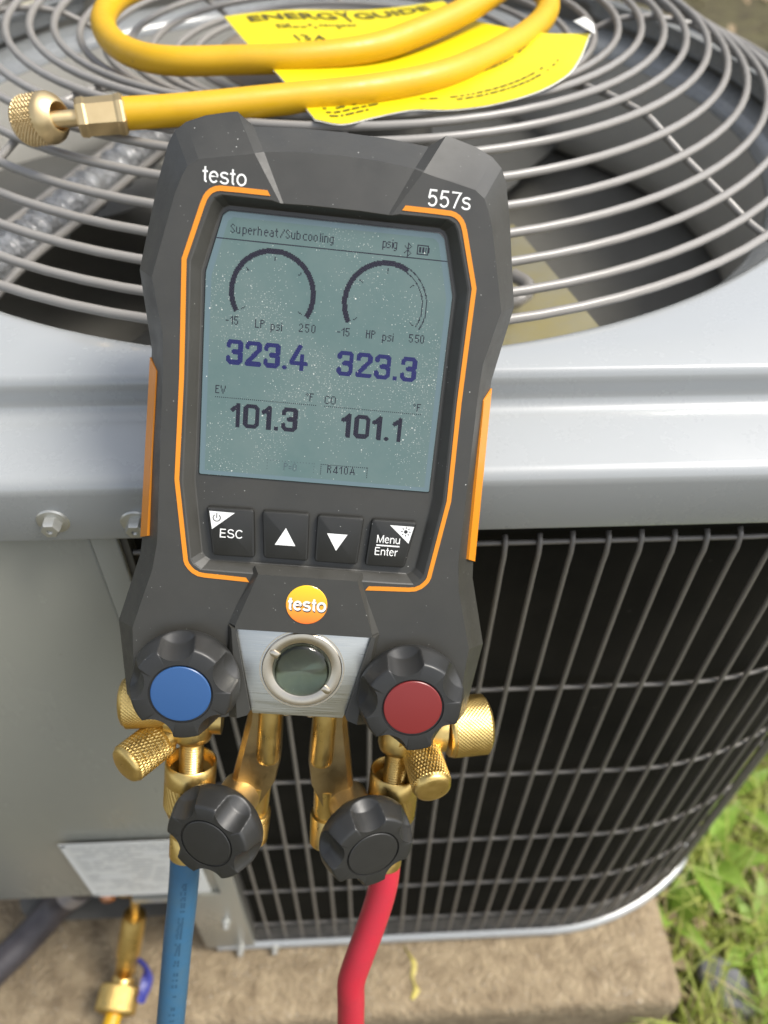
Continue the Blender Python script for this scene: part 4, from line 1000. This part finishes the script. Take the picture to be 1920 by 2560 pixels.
d0 = (Vector((-.0905, .3435, 0))-Vector((-.131, .3345, 0))).normalized()
E0 = Vector((-.0876, .3438, .6155))
bm = bmesh.new(); lathe(bm, E0+d0*.0015, -d0, [(0, .0064), (.0006, .0074), (.0015, .0080), (.003, .0078), (.0040, .0074), (.0150, .0072), (.0160, .0077), (.0182, .0074), (.0190, .0066), (.0192, .003)], 6); obj('crimp', bm, m_brass_old, yt, False)
bm = bmesh.new(); lathe(bm, E0-d0*.014, -d0, [(0, .0032), (.020, .0032)], 24); obj('stem', bm, m_brass_old, yt, True, 40)
na = Vector((-.90, .36, -.24)).normalized(); nb = E0-d0*.0232+na*.001+Vector((0, 0, .0012)); R = .0099; L = .0190
prof = [(.008, .0048), (.001, .0049), (0, .0054), (.0003, .0062), (.0036, .0092), (.0052, .0098), (.0060, .0098)]+[(.0064+.0098*i/56, R) for i in range(57)]+[(.0164, .0096), (.0178, .0090), (L, .0074), (L+.0001, .0003)]
bm = bmesh.new(); lathe(bm, nb, na, prof, 240, knurl(36, 36/(2*PI*R), .0009, .0064, .0162, R)); obj('hose_nut', bm, m_brass_old, yt, True, 60)

# service valve end below the panel, on the left
sv = thing('service_hose', 'brass ball valve with blue lever on a yellow hose below the left panel', 'valve')
A0 = Vector((-.166, .214, .110)); A1 = Vector((-.1720, .2105, .078)); A2 = Vector((-.1876, .1815, .020)); A3 = Vector((-.1890, .1755, .0195)); A4 = Vector((-.1915, .1560, .0185))
def seg(name, a, b, prof, m, n=32): 
    bm = bmesh.new(); L = (b-a).length; lathe(bm, a, b-a, [(s*L, r) for s, r in prof], n); return obj(name, bm, m, sv, True, 40)
seg('stem', A0, A1, [(0, .0032), (1, .0032)], m_brass)
seg('valve_body', A1, A2, [(0, .004), (.01, .0085), (.08, .0088), (.1, .0092), (.62, .0092), (.64, .0080), (.9, .0080), (.93, .0066), (1, .0062)], m_brass)
seg('collar', A2, A3, [(0, .0085), (1, .0085)], m_brass)
bm = bmesh.new(); knurled(bm, A3, A4-A3, (A4-A3).length, .0155, e=.1, count=40, depth=.0006); obj('hose_nut', bm, m_brass, sv, True, 50)
bm = bmesh.new(); tube(bm, catmull([A4+Vector((.001, .004, 0)), A4+Vector((-.003, -.012, -.0015)), A4+Vector((-.010, -.030, -.012)), A4+Vector((-.025, -.045, -.05))], 8), .0062, 16)
obj('hose_sleeve', bm, m_hose_y, sv, True, 60)
bm = bmesh.new(); hp = catmull([(-.1840, .1935, .0300), (-.1775, .1915, .0310), (-.1705, .1865, .0290), (-.1680, .1795, .0265), (-.1690, .1710, .0240), (-.1710, .1640, .0225)], 8)
rings = []
for i, p in enumerate(hp):
    d = (hp[min(i+1, len(hp)-1)]-hp[max(i-1, 0)]).normalized(); u = d.cross(Vector((0, 1, 0))).normalized(); wv = .0046
    rings.append([p+u*wv*math.cos(t*PI/4)+Vector((0, 1, 0))*.0022*math.sin(t*PI/4) for t in range(8)])
loft(bm, rings, True, True, True); obj('lever', bm, m_indigo, sv, True, 60)
# stop valve the fitting screws on to, part of the unit
bm = bmesh.new(); lathe(bm, loc((-.1745, .238, .104)), (0, -1, -.1), [(0, .012), (.012, .012), (.014, .009), (.022, .009)], 6); lathe(bm, loc((-.1600, .226, .100)), (.1, -.5, .8), [(-.01, .008), (.018, .008), (.022, .006)], 20)
obj('stop_valve', bm, m_brass, unit, True, 35)
bm = bmesh.new(); lathe(bm, loc((-.1914, .2250, .0905)), (0, -1, 0), [(0, .006), (.007, .006), (.009, .004)], 20); obj('stop_valve_cap', bm, m_copper, unit, True, 35)
# insulated suction line
sl = thing('suction_line', 'black foam insulated copper pipe running under the left panel', 'pipe')
LP_ = [(-.345, .135, .022), (-.2853, .1956, .0235), (-.2650, .2165, .027), (-.2450, .2330, .040), (-.2230, .2370, .066), (-.205, .2400, .092), (-.195, .243, .112)]
bm = bmesh.new(); tube(bm, catmull(LP_[:6], 10), .0125, 24); obj('insulation', bm, m_foam, sl, True, 60)
bm = bmesh.new(); c5 = catmull(LP_, 10); tube(bm, [p for p in c5[36:42]], .0130, 24); obj('tape', bm, m_tape, sl, True, 60)
bm = bmesh.new(); tube(bm, c5[46:], .0095, 20); obj('copper_pipe', bm, m_copper, sl, True, 60)

# ================================================================== VEGETATION AND LITTER
def leaf_mat(name, a, b, tr=0.35):
    m = mat(name, a, 0.5, var=(25, 1.0, b)); n = m.node_tree.nodes; l = m.node_tree.links; p = n['Principled BSDF']
    td = n.new('ShaderNodeBsdfTranslucent'); mx = n.new('ShaderNodeMixShader'); mx.inputs[0].default_value = tr
    l.new(p.inputs['Base Color'].links[0].from_socket, td.inputs[0]); o = n['Material Output']
    l.new(p.outputs[0], mx.inputs[1]); l.new(td.outputs[0], mx.inputs[2]); l.new(mx.outputs[0], o.inputs[0]); return m
m_grass = leaf_mat('grass_blade', (0.24, 0.34, 0.05), (0.50, 0.50, 0.14), .45)
m_straw = leaf_mat('dry_straw', (0.46, 0.40, 0.19), (0.34, 0.28, 0.14), .3)
m_leaf = leaf_mat('weed_leaf', (0.24, 0.40, 0.05), (0.34, 0.48, 0.10), .4)
m_litter = mat('leaf_litter', (0.20, 0.135, 0.075), 0.8, var=(30, 1, (0.40, 0.31, 0.19)))
def blade(bm, x, y, z, h, wd, az_, lean, curl):
    d = Vector((math.cos(az_), math.sin(az_), 0)); sd_ = Vector((-d.y, d.x, 0)); p = Vector((x, y, z)); a = lean; prev = None
    for i in range(5):
        t = i/4; ww = wd*(1-t**1.7)*.5+.0001
        cur = (bm.verts.new(p-sd_*ww), bm.verts.new(p+sd_*ww))
        if prev: bm.faces.new((prev[0], prev[1], cur[1], cur[0]))
        prev = cur; a += curl/4; p = p+(d*math.sin(a)+Vector((0, 0, 1))*math.cos(a))*h/4
def grass(name, n, m, hmin, hmax, wmin, wmax, seed):
    random.seed(seed); bm = bmesh.new(); c = 0
    while c < n:
        x = random.uniform(.225, .95); y = random.uniform(-.08, 1.3)
        if random.random() > 1.0-.55*((x-.26)/.84): continue
        if x < .272 and y > .138: continue
        if y > .215 and x < .305+.0*(y-.2): continue
        if x < .285 and y < .138 and random.random() < .75: continue
        h = random.uniform(hmin, hmax)
        blade(bm, x, y, -.085, h, random.uniform(wmin, wmax), random.uniform(0, 2*PI), random.uniform(.0, .7), random.uniform(.2, 1.7)); c += 1
    o = obj(name, bm, m, None, True, 80); o['kind'] = 'stuff'; return o
grass('grass', 15000, m_grass, .025, .12, .0014, .0042, 3)
grass('dry_grass', 4200, m_straw, .03, .11, .0012, .0030, 5)
# leaf and bark litter on the soil
random.seed(11); bm = bmesh.new()
for i in range(2600):
    if i < 1500: x = random.uniform(.2, 1.0); y = random.uniform(-.1, 1.2)
    else: x = random.uniform(-2.2, 2.6); y = random.uniform(1.1, 4.0)
    s_ = random.uniform(.006, .022)*(1 if i < 1500 else 2.2); a = random.uniform(0, 2*PI); z = -.074+random.uniform(0, .012)
    tilt_ = Vector((random.uniform(-.5, .5), random.uniform(-.5, .5), 1)).normalized(); u, v, _ = frame(tilt_); u2 = u*math.cos(a)+v*math.sin(a); v2 = v*math.cos(a)-u*math.sin(a)
    c = Vector((x, y, z)); P = [c-u2*s_, c-u2*.2*s_+v2*.42*s_+tilt_*.15*s_, c+u2*s_, c-u2*.1*s_-v2*.42*s_]
    bm.faces.new([bm.verts.new(p) for p in P])
lt_ = obj('leaf_litter', bm, m_litter); lt_['kind'] = 'stuff'
# broad leaf weeds beside the slab
def weed(x, y, n, L, seed, label):
    random.seed(seed); t = thing('weed_plant', label, 'weed', 'broad leaf weeds growing beside the slab', (x, y, -.08))
    for i in range(n):
        bm = bmesh.new(); a = 2*PI*i/n+random.uniform(-.4, .4); l_ = L*random.uniform(.7, 1.15); wv = l_*random.uniform(.12, .19)
        d = Vector((math.cos(a), math.sin(a), 0)); s_ = Vector((-d.y, d.x, 0)); p = Vector((0, 0, 0)); ang = random.uniform(.1, .6); rows = []
        for j in range(9):
            q = j/8; ww = wv*(math.sin(PI*min(1, max(0, (q-.18)/.82)**.8))) if q > .18 else 0; ww = max(ww, .0012)
            nrm = Vector((0, 0, 1))*math.sin(ang)-d*math.cos(ang)
            rows.append([p-s_*ww-nrm*-ww*.25, p.copy(), p+s_*ww-nrm*-ww*.25]); ang += random.uniform(.05, .22); p = p+(d*math.sin(ang)+Vector((0, 0, 1))*math.cos(ang))*l_/8
        loft(bm, rows, False); obj('leaf', bm, m_leaf, t, True, 80)
    return t
weed(.335, .285, 6, .080, 21, 'bright green broad leaf weed right under the rounded corner of the grille')
weed(.385, .345, 6, .090, 22, 'taller green broad leaf weed behind the others, at the right picture edge')
weed(.292, .232, 5, .060, 23, 'small low green weed in the gap at the back of the slab edge')
weed(.372, .205, 6, .062, 24, 'spreading pale green weed beside the grey stone, lower right corner')
# grey stone
random.seed(4); bm = bmesh.new(); bmesh.ops.create_icosphere(bm, subdivisions=3, radius=1)
for v in bm.verts:
    q = v.co.copy(); k = 1+.22*nz3(q.x*1.3, q.y*1.3, q.z*1.3+5)+.08*nz3(q.x*4, q.y*4, q.z*4); q = q*k
    q.z = min(q.z, .62+.1*nz3(q.x*2, q.y*2)); v.co = Vector((q.x*.030, q.y*.017, q.z*.014))
m_stone = mat('stone', (0.085, 0.088, 0.092), 0.75, var=(60, .8, (0.14, 0.14, 0.15)), bump=(200, .5, .002))
ro = obj('stone', bm, m_stone, None, True, 30); ro.location = (.323, .171, -.058); ro.rotation_euler = (.15, .2, -.75)
tag(ro, 'flat grey stone lying in the grass past the slab corner', 'stone')
